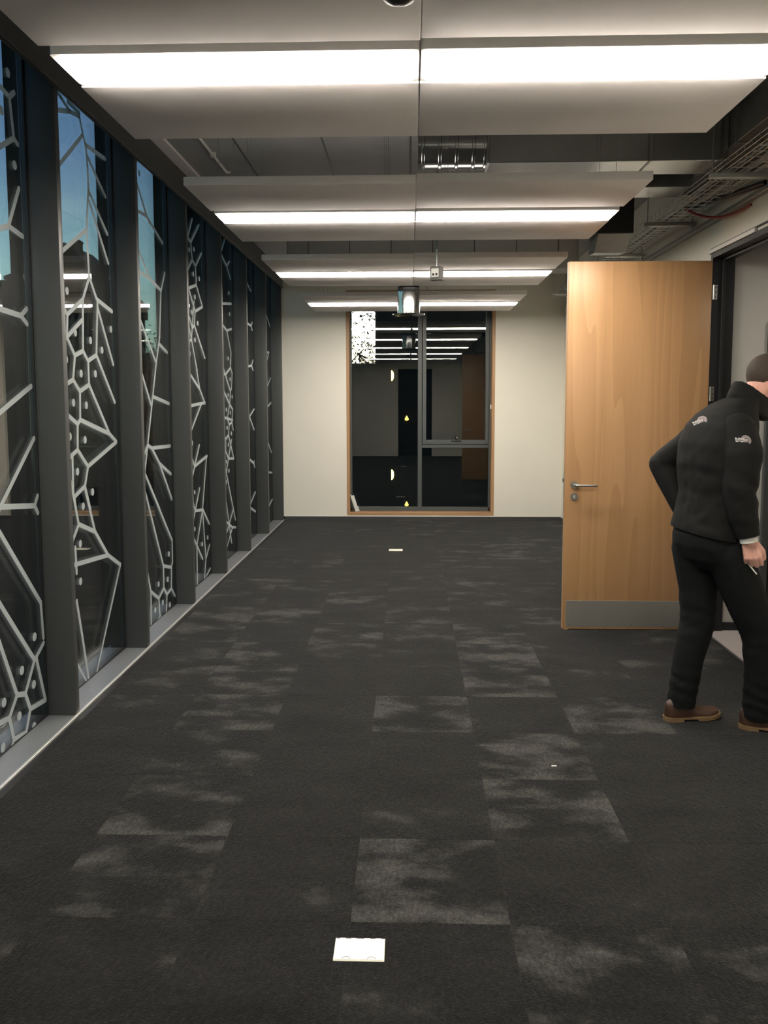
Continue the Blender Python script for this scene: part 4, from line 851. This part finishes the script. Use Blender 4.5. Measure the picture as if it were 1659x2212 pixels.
# trousers
b = MB()
body_loft(b, [((1.53, 4.18, .80), .11, .075), ((1.52, 4.18, .86), .165, .122), ((1.511, 4.18, .93), .182, .142), ((1.507, 4.18, .98), .180, .138), ((1.507, 4.18, 1.03), .165, .12)])
chain(b, [HIR, V(1.668, 4.095, .69), KNR, V(1.76, 4.08, .30), ANR+V(0, 0, -.03)], [.115, .102, .089, .076, .073])
chain(b, [HIL, V(1.50, 4.25, .69), KNL, V(1.448, 4.215, .33), ANL+V(0, 0, -.03)], [.115, .100, .090, .077, .070])
wr = [(KNL, .20, .006, 75, (.3, .1, .95)), (ANL+V(0, 0, .08), .16, .007, 95, (.2, .1, .97)), (ANR+V(0, 0, .08), .16, .007, 95, (.2, .1, .97)), (KNR, .2, .005, 75, (.3, .1, .95)), ((1.5, 4.1, .86), .2, .005, 55, (.7, .1, .7))]
fuse(b, 'trousers', M_TROU, pr, .0085, 5, wr, [((1.41, 4.2, .082), (-.06, 0, -1))])
# shoes: desert boots with a pale welt
def shoe(heel, dirv, L, tip):
    d = Vector(dirv).normalized(); s = V(-d.y, d.x, 0)
    def P(u, v, z): return Vector(heel)+d*u*L+s*v+UP*(z+TH+max(0, u-.72)*tip)
    def half(u): return .034+.006*math.sin(math.pi*min(1, u*1.1)) if u < .5 else .0405+.010*math.sin(math.pi*(u-.5)/.62)
    us = [0, .03, .1, .2, .3, .42, .55, .68, .8, .9, .96, 1.0]
    def outline(grow):
        A = []
        for u in us:
            e_ = math.sqrt(max(0, 1-((.12-u)/.12)**2)) if u < .12 else (math.sqrt(max(0, 1-((u-.78)/.22)**2)) if u > .78 else 1)
            A.append((u*(1+2*grow/L)-grow/L, half(u)*e_*1.0+grow*min(1, e_*2)))
        return A
    mb = MB(); top = outline(.0035)
    def slab(z0, z1, u0, u1):
        pts = [(u, h) for u, h in top if u0-1e-6 <= u <= u1+1e-6]
        ring = [(u, h) for u, h in pts]+[(u, -h) for u, h in reversed(pts)]
        mb.loft([[P(u, h, z0) for u, h in ring], [P(u, h, z1) for u, h in ring]])
    slab(.013, .022, -1, 2); slab(0, .014, -1, .33); slab(.004, .014, .42, 2)
    up = MB(); rings = []
    def sec(u):
        h = {0: .085, .03: .098, .1: .112, .2: .118, .3: .115, .42: .098, .55: .078, .68: .064, .8: .056, .9: .050, .96: .042, 1.0: .032}[u]; return h
    for (u, w_) in outline(-.002):
        pass
    for u, (uu, w_) in zip(us, outline(-.002)):
        h = sec(u); w_ = max(w_, .004); ring = []
        for k in range(15):
            a = math.pi*k/14; ring.append(P(uu, w_*math.cos(a)*(1 if u > .45 else 1), .020+(h-.020)*math.sin(a)**.72))
        rings.append(ring)
    up.loft(rings)
    up = fuse(up, 'shoe', M_LEATH, pr, .005, 3)
    mb.done('sole', M_SOLE, up, 50)
    return up
shoe((1.318, 4.172, 0), (.985, .17, 0), .305, .05)
shoe((1.668, 4.095, 0), (.955, -.295, 0), .305, .05)
tag(MB().tube([WRR+V(.012, .018, -.128), WRR+V(.050, .012, -.176)], .0034, 8).done('paper_stick', M_SHIRT), 'small white stick held in the right fist of the man', 'stick')

# print on the jacket, laid on the cloth by projecting each letter onto it
def bvh_of(o): return BVHTree.FromPolygons([v.co.copy() for v in o.data.vertices], [tuple(p.vertices) for p in o.data.polygons])
bv = bvh_of(slr)
def text_mesh(s_, size):
    cu = bpy.data.curves.new('t', 'FONT'); cu.body = s_; cu.size = size; cu.offset = size*.018
    o = bpy.data.objects.new('t', cu); C.objects.link(o); dg = bpy.context.evaluated_depsgraph_get(); dg.update()
    me = bpy.data.meshes.new_from_object(o.evaluated_get(dg)); vs = [v.co.copy() for v in me.vertices]; fs = [tuple(p.vertices) for p in me.polygons]
    bpy.data.objects.remove(o); bpy.data.meshes.remove(me); bpy.data.curves.remove(cu); return vs, fs
def ring2(cx, cy, r0, r1, a0, a1, n=26):
    vs, fs = [], []
    for i in range(n+1):
        a = R(a0+(a1-a0)*i/n); vs += [V(cx+r0*math.cos(a), cy+r0*math.sin(a), 0), V(cx+r1*math.cos(a), cy+r1*math.sin(a), 0)]
    for i in range(n): fs.append((2*i, 2*i+1, 2*i+3, 2*i+2))
    return vs, fs
def lay(name, shapes, org, u, v, d, m, parent):
    me_v, me_f = [], []
    d = Vector(d).normalized()
    for vs, fs in shapes:
        base = len(me_v); ok = []
        for p in vs:
            q = Vector(org)+Vector(u)*p.x+Vector(v)*p.y-d*.4
            hit = bv.ray_cast(q, d, 1.0)
            ok.append(hit[0] is not None); me_v.append((hit[0]-d*.0022) if hit[0] else q)
        me_f += [tuple(base+i for i in f) for f in fs if all(ok[i] for i in f)]
    me = bpy.data.meshes.new(name); me.from_pydata(me_v, [], me_f); me.materials.append(m)
    o = bpy.data.objects.new(name, me); C.objects.link(o); put(o, parent); return o
def logo(org, u, v, d, k, host):
    a, fa = text_mesh('Building', .0165*k); b2, fb = text_mesh('BETTER', .0112*k)
    wa = max(p.x for p in a); wb_ = max(p.x for p in b2)
    sA = .040*k/wa; sB = .033*k/wb_
    A = ([V(p.x*sA, p.y*1.0+.001*k, 0) for p in a], fa); B = ([V(p.x*sB, p.y-.0105*k, 0) for p in b2], fb)
    lay('printed_lettering', [A, B], org, u, v, d, M_PRINT, host)
    rings_ = [ring2(.047*k, .001*k, r*k, (r+.0020)*k, 300, 300+sp_) for r, sp_ in ((.0215, 215), (.0175, 235), (.0135, 300), (.0095, 360))]+[ring2(.047*k, .001*k, .0001, .006*k, 0, 360)]
    lay('ring_emblem', rings_, org, u, v, d, M_PRINT2, host)
logo(V(1.545, 3.92, 1.466), V(1, 0, 0), V(0, 0, 1), (.0, 1, 0), .9, jk)
bv = bvh_of(jk)
ub = V(.88, -.12, .36).normalized(); vb = V(-.30, 0, .95).normalized()
logo(V(1.402, 4.1, 1.545), ub, vb, (.25, 1, -.1), .9, jk)
